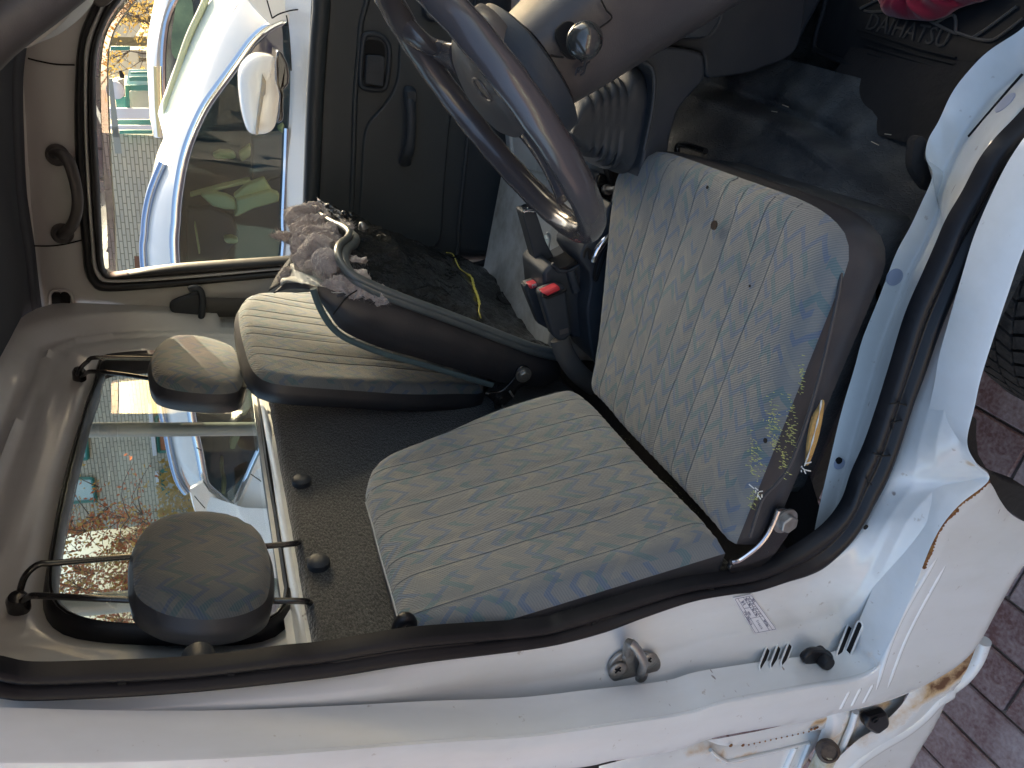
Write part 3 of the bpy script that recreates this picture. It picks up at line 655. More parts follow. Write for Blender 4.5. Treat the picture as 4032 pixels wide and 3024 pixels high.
gate = flat('bed_gate', 'Z', [(-900,1240),(-60,1020),(100,960),(270,905),(400,960),(500,965),(700,935),(1350,800),(1440,680),(1620,620),(1600,700),(1500,900),(1440,1000),(1330,1172),(1250,1400),(-900,1600)], .520, rs=[(g3('Z', [(1440,760),(1470,680),(1590,650)], .52), .007, .9), (g3('Z', [(1530,800),(1480,960),(1350,1100),(1290,1172)], .52), .005, 1.0), (g3('Z', [(0,1010),(270,975),(330,1020),(440,1095)], .52), .005, .5), (g3('Z', [(440,1095),(900,1000),(1340,895)], .52), .0025, .7)])
flat('gate_flange', 'Z', [(250,900),(380,880),(800,800),(1440,650),(1600,625),(1590,760),(1440,790),(1400,800),(1000,880),(700,935),(480,960),(380,950)], .508, par=gate, bev=.004, rs=[(g3('Z', [(1400,700),(1600,650)], .508), .006, .8)])
tube('gate_swage', spl(g3('Z', [(270,975),(340,1040),(430,1092),(500,1095),(900,1005),(1340,895)], .5185), 50), .0028, M['paint'], gate)
tube('gate_swage', spl(g3('Z', [(1190,940),(1090,1172),(1040,1300)], .518), 12), .0045, M['paint'], gate)
tube('gate_swage', spl(g3('Z', [(1345,900),(1235,1172)], .518), 12), .003, M['paint'], gate)
hp = [((490,925),.010*.5),((622,922),.0045)] + [((685+i*59.5, 917-i*13), .0022) for i in range(12)] + [((1365,750),.004),((1405,742),.0045),((1430,730),.004)]
for p, r_ in hp: lathe('rust_spot', hit('Z', p, ('y', .5065)), (0,-1,0), [(r_*.62,0),(r_*.5,.0012),(.0003,.0012)], M['rust'], gate, seg=8)
rod = tube('hinge_pin', spl(g3('Z', [(1555,985),(1510,1080),(1450,1200),(1400,1300)], .49), 12), .0145, mat('yellowed_paint', (.58,.54,.40), .3, coat=.5, var=(50,.7,(.30,.22,.10))), truck, seg=20)
lathe('hinge_bush', hit('Z', (1545,985), ('y', .487)), (0.35,-.8,.45), [(.016,-.006),(.017,.004),(.012,.007),(.011,.004),(.005,.004)], mat('rusty_bush', (.07,.05,.035), .6, var=(90,.8,(.03,.02,.02))), rod, seg=24)
st2 = prism('bump_stop', spl(g3('Z', [(1895,560),(1960,530),(2060,500),(2110,495),(2140,600),(2100,670),(2020,718),(1960,700),(1885,640)], .497), 30, True), (0,-.016,0), M['rubber'], truck, bevel=.004)
lathe('stop_hole', hit('Z', (2060,650), ('y', .4805)), (0,-1,0), [(.0055,0),(.006,.0015),(.0035,.002),(.0034,.0)], M['black'], st2, seg=18)
prism('gate_catch', g3('Z', [(-60,1040),(60,1020),(95,1080),(95,1172),(60,1300),(-200,1300),(-120,1172)], .53), (0,.03,0), M['inner_metal'], gate)
tube('gate_catch', spl(g3('Z', [(55,1030),(90,1090),(80,1172)], .528), 8), .004, M['metal'], gate)
prism('chassis_bracket', g3('V', [(1110,1652),(1180,1649),(1245,1648),(1330,1640),(1345,1700),(1100,1700)], .60), (0,.02,0), M['under'], truck, label=None)
# tyre pressure sticker
lab = [onb('c', p, .0012) for p in ((345,210),(640,150),(1070,730),(700,800))]; lab_n = (lab[1]-lab[0]).cross(lab[3]-lab[0]).normalized(); lab_n = lab_n if lab_n.y < 0 else -lab_n
stk = prism('tyre_pressure_sticker', [v + lab_n*.0002 for v in lab], lab_n*.0005, mat('sticker', (.78,.78,.80), .35), truck, bevel=0)
la = lab[3]; ex = (lab[2]-lab[3]); ey = (lab[0]-lab[3])      # ex: across short side, ey: along the long side
M['ink'] = mat('navy_ink', (.02,.03,.12), .5)
def lp(u, v): return lab[3].lerp(lab[2], u).lerp(lab[0].lerp(lab[1], u), v) + lab_n*.0012
def line(u0, v0, u1, v1): tube('sticker_rule', [lp(u0, v0), lp(u1, v1)], .00022, M['ink'], stk, seg=4)
for l in ((.04,.03,.96,.03),(.96,.03,.96,.97),(.96,.97,.04,.97),(.04,.97,.04,.03),(.2,.03,.2,.97),(.66,.03,.66,.43),(.8,.03,.8,.97),(.2,.43,.8,.43),(.66,.43,.66,.97),(.50,.43,.50,.97),(.2,.70,.50,.70),(.5,.56,.8,.56),(.5,.70,.8,.70),(.5,.84,.8,.84)): line(*l)
def text(name, s, org, dx, dy, size, m, par, dep=.0002, align='CENTER', off=.5):
    cu = bpy.data.curves.new('t', 'FONT'); cu.body = s; cu.size = 1; cu.extrude = dep/size; cu.align_x = align; cu.align_y = 'CENTER'; cu.resolution_u = 2
    o = bpy.data.objects.new('t', cu); COL.objects.link(o); bpy.context.view_layer.update()
    me = bpy.data.meshes.new_from_object(o.evaluated_get(bpy.context.evaluated_depsgraph_get())); bpy.data.objects.remove(o)
    dx = dx.normalized(); dy = (dy - dx*dy.dot(dx)).normalized(); dz = dx.cross(dy)
    me.transform(Matrix(((dx[0]*size, dy[0]*size, dz[0]*size, org[0]), (dx[1]*size, dy[1]*size, dz[1]*size, org[1]), (dx[2]*size, dy[2]*size, dz[2]*size, org[2]), (0,0,0,1))))
    me.materials.clear(); return put(name, me, m, par, smooth=False)
TX = lp(0,1)-lp(0,0); TY = lp(0,.5)-lp(1,.5)
for s_, u_, v_, z_ in (('\u30bf\u30a4\u30e4\u7a7a\u6c17\u5727  kgf/cm\u00b2',.12,.45,.0075),('\u30bf\u30a4\u30e4\u30b5\u30a4\u30ba',.43,.23,.008),('145R12-6PR',.73,.23,.0075),('2\u540d\u4e57\u8eca',.30,.56,.006),('\u5b9a \u7a4d',.35,.84,.009),('\u524d\u8f2a',.58,.495,.006),('\u5f8c\u8f2a',.58,.63,.006),('\u524d\u8f2a',.58,.77,.006),('\u5f8c\u8f2a',.58,.905,.006),('2.0',.73,.495,.0085),('2.4',.73,.63,.0085),('2.4',.73,.77,.0085),('3.0',.73,.905,.0085),('S-5B1',.88,.85,.0085)):
    text('sticker_print', s_, lp(u_, v_), TX, TY, z_*.5, M['ink'], stk, dep=.00005)

# ================================================================== CAB INTERIOR
XR = -.752
# ---- rear wall with window opening
RIN = [hit('B', p, ('x', XR)) for p in ((560,296),(525,318),(505,400),(470,500),(440,600),(380,850),(330,1080),(302,1250),(290,1380),(300,1460),(345,1530),(430,1575),(560,1600),(760,1612),(1000,1615),(1200,1608),(1320,1585),(1390,1530),(1415,1440),(1410,1400),(1390,1250),(1370,1100),(1330,850),(1300,620),(1275,430),(1262,340),(1240,300),(1200,285),(1000,278),(760,280))]
ROUT = [hit('B', p, ('x', XR)) for p in ((530,262),(488,300),(465,400),(430,500),(398,600),(340,790),(290,1000),(245,1240),(218,1400),(222,1500),(262,1575),(350,1625),(520,1655),(760,1668),(1000,1672),(1240,1665),(1380,1630),(1455,1560),(1478,1470),(1470,1400),(1440,1230),(1405,1020),(1365,800),(1345,640),(1325,480),(1305,330),(1280,275),(1220,245),(1000,236),(760,240))]
rin = spl(RIN, 120, True); rout = spl(ROUT, 120, True)
y0, y1, z0, z1 = .600, 1.80, 1.28, 1.84
OUT = [Vector((XR, .64, z0)), Vector((XR, 1.80, z0)), Vector((XR, 1.80, 1.62)), Vector((XR, 1.70, 1.81)), Vector((XR, 1.0, 1.84)), Vector((XR, .74, 1.83)), Vector((XR, .655, 1.74)), Vector((XR, .63, 1.55))]
fr_ = (Vector((XR, 1.18, 1.55)), Vector((0,1,0)), Vector((0,0,1)), Vector((1,0,0)))
hole2 = np.array([(p.y - 1.18, p.z - 1.55) for p in rout])
def rwfn(u, v, ed, _):
    d = segd(np.stack([u, v], 1), hole2); o = 0*d
    o += -.014*np.clip(1 - d/.022, 0, 1)                       # dished towards the glass
    for c_, w_, h_ in ((.048,.004,.006),(.064,.004,.006),(.092,.006,.010)): o += h_*np.exp(-((d - c_)/w_)**2)
    o += .030*np.clip((d - .105)/.05, 0, 1)
    return np.where(v < -.13, np.minimum(o, .006), o)
rw = sheet('rear_wall', spl(OUT, 90, True), .011, M['paint_dimmed'], truck, frame=fr_, fn=rwfn, holes=[rout], angle=70)
# glass seal: loft between outer and inner rim
rows = []
for a, b in zip(rout, rin):
    rows.append([a + (b-a)*t + Vector((x, 0, 0)) for t, x in ((-.08,-.016),(0,-.006),(.15,.008),(.35,.012),(.5,.008),(.6,.010),(.8,.006),(1,-.010),(1,-.03))])
rows.append(rows[0]); put('rear_window_seal', recalc(gridm(rows)), M['rubber'], rw, angle=80)
prism('rear_window_glass', [p + Vector((-.018,0,0)) for p in rin], (-.003,0,0), M['glass'], rw, bevel=0)
# corner wall closings (left, right) and shelf under the window
sh = [hit('B', p, ('x', XR)) for p in ((1320,440),(1370,700),(1420,980),(1460,1200),(1490,1400),(1500,1659))]
rows = []
for i in range(21):
    y = .64 + (1.80 - .64)*i/20
    rows.append([Vector((XR+.003, y, 1.372)), Vector((XR+.004, y, 1.362)), Vector((XR+.020, y, 1.357)), Vector((XR+.026, y, 1.352)), Vector((XR+.028, y, 1.330)), Vector((XR+.034, y, 1.322))])
put('window_shelf', gridm(rows), M['paint_dimmed2'], truck)
# carpeted bulkhead
NU, NV = 60, 60; rows = []
for i in range(NU+1):
    y = .56 + 1.22*i/NU; row = []
    for j in range(NV+1):
        t = j/NV; z = 1.345 - .62*t; x = XR + .036 + .05*t + .004*noise.noise(Vector((y*8, z*8, 0))) - (.006 if j == 0 else 0)
        row.append(Vector((x, y, z + (.0025*noise.noise(Vector((y*60, 5, 0))) if j == 0 else 0))))
    rows.append(row)
cp = put('bulkhead_carpet', gridm(rows), M['carpet'], truck, solid=.008)
put('seat_well', mk([(-.73,.60,.70),(-.50,.60,.70),(-.42,.70,.70),(-.40,1.66,.70),(-.73,1.66,.70)], [(0,1,2,3,4)]), M['under'], truck, smooth=False)
bm_ = []
rng = random.Random(3)
for i in range(2600):      # loose pile that frays the top edge and surface
    y = rng.uniform(.56, 1.75); t = rng.random()**1.6 * .55; z = 1.347 - .62*t; x = XR + .036 + .05*t
    p = Vector((x+.004, y, z)); d = Vector((rng.uniform(.2,1), rng.uniform(-.6,.6), rng.uniform(.2,1) if t < .02 else rng.uniform(-.6,.6))).normalized()*rng.uniform(.003,.006); s_ = Vector((0, .0007, .0004))
    bm_.append((p - s_, p + s_, p + d))
V_ = [v for t_ in bm_ for v in t_]; put('carpet_pile', mk(V_, [(3*i, 3*i+1, 3*i+2) for i in range(len(bm_))]), M['carpet'], cp, smooth=False, kind='stuff')
for c_ in ((1515,878),(1600,1288)):
    v = hit('B', c_, ('x', -.700)); lathe('carpet_button', v, (1,0,.1), [(.0155,-.02),(.0155,.001),(.012,.0045),(.006,.006),(.0005,.0062)], M['plastic'], cp, seg=22)

# ---- headrests hung on rod frames
def headrest(face, sil_shift, rods_, label):
    F_ = T(*face); ob, fr = pad('headrest', F_, Vector((1,0,0)), M['fabric_shaded'] if F_[0].y < 1.2 else M['fabric'], M['vinyl'], truck, h=.008, thick=.055, puff=.010, rr=.035, side=.004, uvrot=Vector((0,0,1)), label=label)
    for k, pts, x, bx in rods_:
        P = [hit(k, p, ('x', xx)) for p, xx in zip(pts, bx)]
        tube('headrest_rod', spl(P, 40), .0042, M['glossy'], ob, seg=10)
    return ob
XH = -.690
near_face = ('B', [(676,1400),(668,1300),(672,1215),(700,1135),(762,1083),(850,1047),(955,1031),(1060,1029),(1175,1048),(1265,1090),(1318,1140),(1348,1210),(1362,1300),(1358,1390),(1338,1455),(1290,1495),(1200,1530),(1080,1548),(950,1545),(840,1525),(760,1490),(705,1450)], ('x', XH+.03))
h1 = headrest(near_face, 0, [('B', [(80,1500),(100,1440),(118,1380),(150,1335),(200,1302),(260,1299),(450,1283),(665,1266),(900,1250)], 0, [XR+.004,XR+.02,XR+.035,-.705,-.70,-.70,-.70,-.70,-.70]),
    ('B', [(95,1515),(110,1490),(150,1466),(190,1462),(400,1472),(670,1484),(900,1492)], 0, [XR+.004,XR+.02,XR+.035,-.71,-.70,-.70,-.70]),
    ('B', [(1200,1225),(1350,1212),(1480,1200),(1505,1186)], 0, [-.70,-.70,-.70,-.715]), ('B', [(1200,1484),(1370,1487),(1530,1490),(1562,1503)], 0, [-.70,-.70,-.70,-.715])], None)
lathe('rod_bracket', hit('B', (92,1496), ('x', XR+.012)), (1,-.2,0), [(.013,-.012),(.013,.006),(.010,.012),(.004,.014)], M['glossy'], h1, seg=18)
far_face = ('B', [(762,300),(765,235),(800,185),(860,158),(940,152),(1030,160),(1110,180),(1180,210),(1212,260),(1225,330),(1215,385),(1185,415),(1100,425),(980,418),(880,405),(810,385),(775,350)], ('x', XH+.03))
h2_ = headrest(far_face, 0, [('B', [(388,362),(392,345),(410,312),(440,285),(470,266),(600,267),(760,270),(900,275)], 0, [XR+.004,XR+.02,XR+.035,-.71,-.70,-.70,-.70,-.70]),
    ('B', [(395,368),(420,352),(450,336),(520,339),(640,353),(775,374),(900,385)], 0, [XR+.004,XR+.02,-.71,-.70,-.70,-.70,-.70]), ('B', [(1150,395),(1215,408),(1290,420)], 0, [-.70,-.70,-.70])], None)
lathe('rod_bracket', hit('B', (398,348), ('x', XR+.012)), (1,-.2,0), [(.012,-.012),(.012,.006),(.009,.012),(.004,.014)], M['glossy'], h2_, seg=18)
h1['label'] = 'shaded headrest of the driver seat hanging on two black rods'; h2_['label'] = 'sunlit headrest above the passenger seat'

# ---- driver seat cushion (face plane z=.90)
def seams(vals, frame, axis, amp=.0085, w_=.0045, fade=.0):
    c, e1, e2, nn = frame
    def g(u, v, t):
        q = (c.y + u*e1.y + v*e2.y); d = 0*u
        for s_ in vals: d -= amp*np.exp(-(np.abs(q - s_)/w_)**1.2)*np.clip(t*1.5, 0, 1)
        return d
    return g
def seatpad(name, P, n_out, ys_, label, amp=.0026, **k):
    Pn = spl(P, 110, True); c, e1, e2, nn = planefr(Pn, n_out); e1 = (Vector((0,0,1)) if abs(n_out.x) > .5 else Vector((1,0,0))); e1 = (e1 - nn*e1.dot(nn)).normalized(); e2 = nn.cross(e1)
    def g(u, v, t):
        q = c.y + u*e1.y + v*e2.y + .006*np.sin(u*9); d = 0*u
        for s_ in ys_: d -= amp*np.exp(-(np.abs(q - s_)/.0036)**1.1)*np.clip(t*1.6, .0, 1)
        return d
    ob, f_ = pad(name, P, n_out, M['fabric'], M['vinyl'], truck, grooves=g, uvrot=e1, label=label, **k)
    bv = BVHTree.FromPolygons([v.co.copy() for v in ob.data.vertices], [tuple(p.vertices) for p in ob.data.polygons]); st = []
    for s_ in ys_:
        run = []
        for i in range(-70, 71):
            u = i*.005; y = s_ - .006*math.sin(u*9)
            # solve the lateral offset that gives world y
            if abs(e2.y) < 1e-6: continue
            v = (y - c.y - u*e1.y)/e2.y; o_ = c + e1*u + e2*v + nn*.1; h_ = bv.ray_cast(o_, -nn, .2)
            if h_[0] is not None: run.append(h_[0] + nn*.0003)
        if len(run) > 8: st.append(tubem(run, .00045, 5))
    merge('stitched_seam', st, M['seam'], ob)
    return ob, f_
cf = T('W', [(218,200),(240,150),(280,115),(330,94),(385,93),(470,118),(600,165),(740,215),(880,265),(985,318),(1050,375),(1082,430),(1087,500),(1078,600),(1055,720),(1020,880),(985,1010),(935,1170),(890,1290),(830,1370),(790,1410),(765,1460),(730,1570),(690,1632),(640,1590),(545,1480),(440,1365),(340,1260),(250,1165),(180,1080),(125,1020),(125,960),(150,800),(172,600),(190,400),(203,280)], ('z', .895))
dc, _f = seatpad('seat_cushion', cf, Vector((0,0,1)), [.935,.900,.852,.818,.768,.733,.685,.648], 'driver seat cushion, worn zigzag fabric with a torn dark vinyl edge', h=.0065, thick=.070, puff=.010, rr=.035, side=.002, ymin=.556)
# rear-left tear in the side band with foam showing; frayed threads
zz = ('y', .548)
tp = T('W', [(1010,1040),(1006,1090),(992,1165),(975,1225),(945,1298),(946,1240),(955,1170),(970,1110),(992,1075)], zz)
tear = prism('foam_tear', spl(tp, 30, True), (0, -.006, 0), M['foam'], dc, bevel=.002)
tube('tear_lip', spl(T('W', [(1010,1050),(1000,1110),(980,1190),(960,1260),(945,1300)], ('y', .541)), 24), [.0007+.0004*math.sin(i) for i in range(24)], M['liner'], dc, seg=6)
for i in range(7):
    p = hit('W', (940 + random.uniform(-8, 28), 1300 + random.uniform(-12, 22)), ('y', .538)); tube('torn_thread', [p, p + Vector((random.uniform(-.008,.008), -.002, random.uniform(-.009,.003)))], .0008, M['liner'], tear, seg=4)
bh = hit('W', (618,380), ('z', .902)); lathe('burn_hole', bh + Vector((0,0,.0085)), (0,0,1), [(.0058,-.001),(.0058,.0004),(.0002,.0004)], mat('burnt', (.012,.007,.005), .9, var=(200,.6,(.05,.025,.012))), dc, seg=14)
for q, r_ in (((572,232),.0022),((795,1205),.0030),((735,612),.0015),((305,1488),.002)): lathe('pin_hole', hit('W', q, ('z', .9045)), (0,0,1), [(r_,0),(r_,.0008)], M['black'], dc, seg=8)
M['thread'] = mat('yellow_green_thread', (.34,.38,.13), .9)
th = []
def fray(cx, cy, sx, sy, n, pl=('z', .9068)):
    for i in range(n):
        p = hit('W', (cx + random.gauss(0, sx), cy + random.gauss(0, sy)), pl); a = random.uniform(0, .9); L_ = random.uniform(.002, .006)
        d = Vector((math.cos(a)*L_*.4, -L_, 0)); s_ = Vector((.0005, .0002, 0)); th.append((p - s_, p + s_, p + d + Vector((0,0,.001)), p + d + s_*.5 + Vector((0,0,.001))))
for a_ in ((820,1130,16,40,80),(890,1130,10,50,60),(750,1270,14,50,70),(860,1270,12,35,45),(930,960,6,40,30),(745,1430,12,25,35),(830,1200,10,20,30)): fray(*a_)
for a_ in ((235,1250,22,26,60),(440,1460,20,40,70),(500,1510,22,25,50),(390,1380,25,14,30)):
    for i in range(a_[4]):
        p = hit('W', (a_[0]+random.gauss(0,a_[2]), a_[1]+random.gauss(0,a_[3])), (Vector((-.500,.75,.97)), Vector((.97,0,.22)).normalized())); L_ = random.uniform(.002,.005); th.append((p+Vector((.006,0,0)), p+Vector((.0065,0,.0008)), p+Vector((.008,-L_,.001)), p+Vector((.008,-L_,.0014))))
put('frayed_threads', mk([v for t_ in th for v in t_], [(4*i,4*i+1,4*i+3,4*i+2) for i in range(len(th))]), M['thread'], dc, smooth=False, kind='stuff')
# small frayed tuft near the cushion's rear corner
for i in range(7):
    p = hit('W', (768+random.gauss(0,14), 1395+random.gauss(0,14)), ('z', .905)); tube('torn_thread', [p, p+Vector((random.uniform(-.006,.006), random.uniform(-.006,.006), .004))], .0008, M['liner'], dc, seg=4)
tube('piping', spl(T('W', [(1060,380),(1085,440),(1090,520),(1075,640),(1050,760),(1010,930),(965,1090),(925,1210),(885,1305),(835,1372),(795,1412),(770,1460),(735,1575)], ('z', .8865)), 80), .0022, M['vinyl'], dc, seg=8)

# ---- driver backrest
bp0 = Vector((-.497,.75,.915)); bn = Vector((.97,0,.24)).normalized()
BK = (bp0, bn)
bf = T('V', [(1215,842),(1180,850),(1120,868),(1050,893),(980,924),(910,953),(850,976),(815,996),(796,1022),(787,1060),(792,1090),(803,1130),(818,1190),(840,1265),(858,1330),(866,1372),(930,1368),(1050,1358),(1180,1338),(1300,1312),(1420,1280),(1500,1258),(1550,1245),(1582,1228),(1585,1205),(1570,1180),(1530,1130),(1470,1068),(1400,1000),(1340,935),(1290,880),(1250,848)], BK)
db, fb_ = seatpad('seat_backrest', bf, bn, [.950,.915,.862,.828,.770,.735,.680,.645,.59], 'driver backrest in grey zigzag fabric with stitched flutes', h=.0065, thick=.070, puff=.012, rr=.035, side=-.002, ymin=.556)
tube('piping', spl(T('V', [(790,1085),(803,1130),(820,1195),(842,1272),(858,1330),(868,1368)], (bp0 + bn*(-.009), bn)), 40), .0012, M['pipe'], db, seg=6)
# recliner bracket and bolt
def bracket(k, pts, y, bolt, br, par, wid=.0):
    o = prism('recliner_bracket', spl(T(k, pts, ('y', y)), 44, True), (0,.006,0), M['glossy'], par, bevel=.0015)
    c_ = hit(k, bolt, ('y', y-.001)); hx = [c_ + Vector((math.cos(rad(60*i+12))*br, 0, math.sin(rad(60*i+12))*br)) for i in range(6)]
    lathe('washer', c_, (0,-1,0), [(br*1.35,-.001),(br*1.35,.0016),(br*.6,.0018)], M['metal'], o, seg=24)
    prism('hex_bolt', hx, (0,-.010,0), M['metal'], o, bevel=.0018, label=None)
    return o
b1 = bracket('K', [(1590,5),(1640,20),(1662,60),(1655,120),(1630,170),(1590,230),(1540,300),(1480,360),(1400,400),(1290,440),(1250,400),(1262,360),(1310,345),(1390,300),(1460,230),(1510,150),(1545,70),(1555,20)], .545, (1605,82), .0125, dc)
tube('bracket_edge', spl(T('K', [(1565,15),(1535,90),(1495,170),(1440,240),(1380,290),(1310,338),(1262,350)], ('y', .542)), 30), .0028, M['chrome'], b1, seg=8)
for q in ((1412,330),(1515,330)): lathe('pivot_pin', hit('K', q, ('y', .575)), (0,-1,0), [(.006,0),(.007,.008),(.003,.010)], M['metal'], b1, seg=14)
put('seat_void_shade', mk(T('K', [(1240,330),(1560,200),(1700,330),(1700,460),(1240,470)], ('y', .62)), [(0,1,2,3,4)]), M['under'], truck, smooth=False)  # flat dark sheet standing in for the shaded void under the seat
box('seat_plinth', (-.30,.80,.745), (.40,.30,.14), M['leather'], truck, bevel=.02)
tube('slide_handle', spl(T('V', [(1462,335),(1463,318),(1470,312),(1490,316),(1524,327)], ('z', .80)), 24), .0048, M['glossy'], truck, seg=12)

tb2 = spl(T('I', [(1400,694),(1560,668),(1700,647),(2000,602),(2212,563)], ('y', .585)) + T('V', [(800,1381),(870,1366),(930,1352)], ('y', .585)), 40)
put('seat_belt', gridm([[p, p.lerp(p + Vector((-.012,-.030,-.004)), .5), p + Vector((-.014,-.034,-.004))] for p in tb2]), M['belt'], truck, solid=.002)
dg = hit('I', (1330,730), ('y', .585)); lathe('belt_guide', dg, (.2,-1,.0), [(.016,-.02),(.018,.0),(.016,.008),(.010,.014),(.001,.015)], M['plastic'], truck, seg=24)
tube('belt_loop', spl(T('J', [(548,1680),(552,1630),(570,1585),(595,1562),(618,1572),(628,1600),(618,1640),(600,1690)], ('y', .575)), 30), .0075, M['rubber'], truck)
box('belt_tongue', hit('J', (672,1625), ('y', .575)), (.012,.004,.026), M['metal'], truck, rot=Matrix.Rotation(.5, 3, 'Y'), bevel=.002)

# ---- passenger seat: backrest behind, cushion folded up with its black pan and wadding showing
def pl3(a, b, c_):
    n = (b - a).cross(c_ - a).normalized(); n = n if n.x > 0 else -n; return (a, n)
PB = pl3(hit('H', (70,850), ('y', 1.25)), hit('H', (1560,1320), ('y', 1.25)), hit('H', (200,720), ('y', 1.66)))
PBp = (Vector((-.624,1.25,1.17)), Vector((.996,0,-.09)).normalized())
pf = T('H', [(66,860),(70,810),(88,765),(130,735),(200,720),(330,714),(500,716),(700,690),(1000,720),(1400,800),(1700,1000),(1700,1180),(1610,1240),(1594,1262),(1590,1290),(1587,1312),(1575,1322),(1540,1323),(1400,1322),(1250,1325),(1080,1322),(850,1305),(600,1288),(400,1272),(260,1250),(190,1215),(140,1150),(105,1050),(80,950)], PBp)
pbk, _ = seatpad('seat_backrest', pf, PBp[1], [1.292,1.325,1.385,1.418,1.475,1.508,1.562,1.595,1.65], 'passenger backrest with fluted zigzag fabric, upright', h=.008, thick=.050, puff=.008, rr=.022, side=.004)
tube('piping', spl(T('H', [(66,830),(72,900),(95,1030),(125,1130),(165,1200),(230,1245),(330,1265)], (PBp[0]+PBp[1]*-.009, PBp[1])), 50), .0013, M['pipe'], pbk, seg=8)
# folded cushion: side, pan
YN, YF = 1.165, 1.60
sideo = spl(T('H', [(560,700),(575,780),(640,880),(700,960),(800,1020),(980,1090),(1200,1150),(1400,1210),(1600,1265),(1720,1300),(1900,1325),(2010,1320),(2075,1270),(2090,1220),(2050,1130),(1900,1060),(1650,970),(1300,860),(1100,790),(980,765),(880,740),(760,715),(650,720),(590,700)], ('y', YN)), 90, True)
pc = sheet('seat_cushion', sideo, .012, M['vinyl'], truck, normal=Vector((0,-1,0)), fn=lambda u,v,ed,_: -.018*np.exp(-(ed/.02)**1.3) + .002*np.array([noise.noise(Vector((a*25,b*25,1))) for a,b in zip(u,v)]), angle=180)
pc['label'] = 'passenger seat cushion folded up, black metal pan facing out and wadding spilling from its front edge'
rows = []
for t_ in np.linspace(0, 1, 14): rows.append([p + Vector((-.030*min(1,t_*4), .018 + t_*(YF-YN-.04), -.012*min(1,t_*4))) for p in sideo])
put('cushion_fabric', recalc(gridm(rows, closed=True)), M['fabric_shaded'], pc)
sv = spl(T('H', [(525,690),(560,790),(620,900),(700,980),(820,1040),(1000,1105),(1250,1175),(1500,1250),(1640,1290)], ('y', YN+.004)), 50)
tube('piping', sv, .0055, M['fabric_shaded'], pc, seg=10, flat=.8)
tube('piping', spl(T('H', [(800,700),(740,740),(690,800),(650,850)], ('y', YN-.003)), 14), .0012, M['black'], pc, seg=5)
# pan: bilinear surface between near rail and far rail
nr = spl(T('H', [(545,205),(640,290),(740,345),(785,385),(750,430),(722,480),(735,560),(800,630),(920,700),(1100,775),(1400,885),(1700,1000),(1900,1075),(2055,1112)], ('y', YN+.012)), 90)
# the S-shaped front edge runs from the far corner to the near corner, then the near long edge
fe = []
K_ = [(560,158,YF),(545,205,YF-.02),(600,265,YF-.10),(680,315,YF-.17),(748,345,YF-.23),(785,380,YF-.27),(775,415,YF-.30),(735,450,YF-.34),(716,490,YF-.375),(730,560,YN+.03),(790,630,YN+.012),(920,700,YN+.004),(1100,775,YN),(1400,885,YN),(1700,1000,YN),(1900,1075,YN),(2055,1112,YN)]
fe = spl([hit('H', (a, b), ('y', y_)) for a, b, y_ in K_], 150)
far = spl([hit('H', (a, b), ('y', y_)) for a, b, y_ in ((560,158,YF),(640,200,YF),(760,240,YF),(900,300,YF),(1060,370,YF),(1220,430,YF),(1350,468,YF),(1450,500,YF),(1560,550,YF),(1660,620,YF),(1770,720,YF-.03),(1880,860,YF-.10),(1980,1010,YN+.20),(2050,1105,YN+.02))], 150)
rows = []
for i in range(150):
    a, b = fe[i], far[i]; row = []
    for j in range(26):
        t = j/25; p = a.lerp(b, t); sink = -.014*math.sin(math.pi*min(1, max(0, t)))**.6
        s_ = i/149; fold = .009*noise.noise(Vector((p.x*30, p.y*24, p.z*30))) + .006*noise.noise(Vector((p.x*70, p.y*50, p.z*60))) + .009*math.exp(-((t-.45+.3*s_)/.06)**2)*(1 if s_ < .75 else 0) - .010*math.exp(-((t-.72)/.05)**2)*(.5+.5*math.sin(s_*26))
        nn_ = Vector((-.86,0,-.30)).normalized(); row.append(p + nn_*(sink - fold*1.2))
    rows.append(row)
pan = put('seat_pan', recalc(gridm(rows)), M['pan'], pc, angle=180)
# pressed stiffening bosses in the pan
_pb = BVHTree.FromPolygons([v.co.copy() for v in pan.data.vertices], [tuple(p.vertices) for p in pan.data.polygons])
def panpt(q, lift=0):
    d = ray(px('H', q)).normalized(); h = _pb.ray_cast(CAM, d)
    b = h[0] if h[0] is not None else hit('H', q, (Vector((-.455,1.38,1.03)), Vector((.86,-.12,.45)).normalized()))
    return b + Vector((.86,-.1,.45))*(lift*.25)
M['panlite'] = mat('pan_scuffed', (.10,.105,.088), .33, var=(30,.6,(.2,.2,.17)))
rim = []
for off, r_ in ((Vector((0,0,0)), .0095), (Vector((.012,-.004,.012)), .0065)):
    rim.append(tubem([p + off for p in fe[4:]], r_, 10))
M['rimseal'] = mat('grey_edge_trim', (.10,.115,.115), .30, coat=.3, bump=(30,.2,.004), var=(10,.5,(.17,.185,.18)))
merge('pan_edge_trim', rim, M['rimseal'], pc)
gl = spl([panpt(q, .012) for q in ((1358,472),(1395,480),(1415,520),(1440,570),(1480,600),(1515,630),(1530,690),(1550,740),(1562,790),(1560,840),(1572,880))], 60)
tube('glue_line', gl, [.0013 + (.0022 if 22 < i < 44 else 0)*abs(math.sin(i*1.3)) for i in range(60)], M['glue'], pan, seg=6)
prism('pan_hole', spl([panpt(q, .008) for q in ((1668,725),(1690,712),(1740,725),(1785,760),(1800,790),(1760,792),(1710,780))], 24, True), Vector((.86,-.1,.45))*-.004, M['black'], pan, bevel=0)
for q in ((838,318),(728,245)): lathe('pan_stud', panpt(q, .01), (.86,-.2,.4), [(.009,-.004),(.008,.006),(.004,.012),(.001,.013)], M['metal'] if q[0] > 800 else M['glossy'], pan, seg=12)
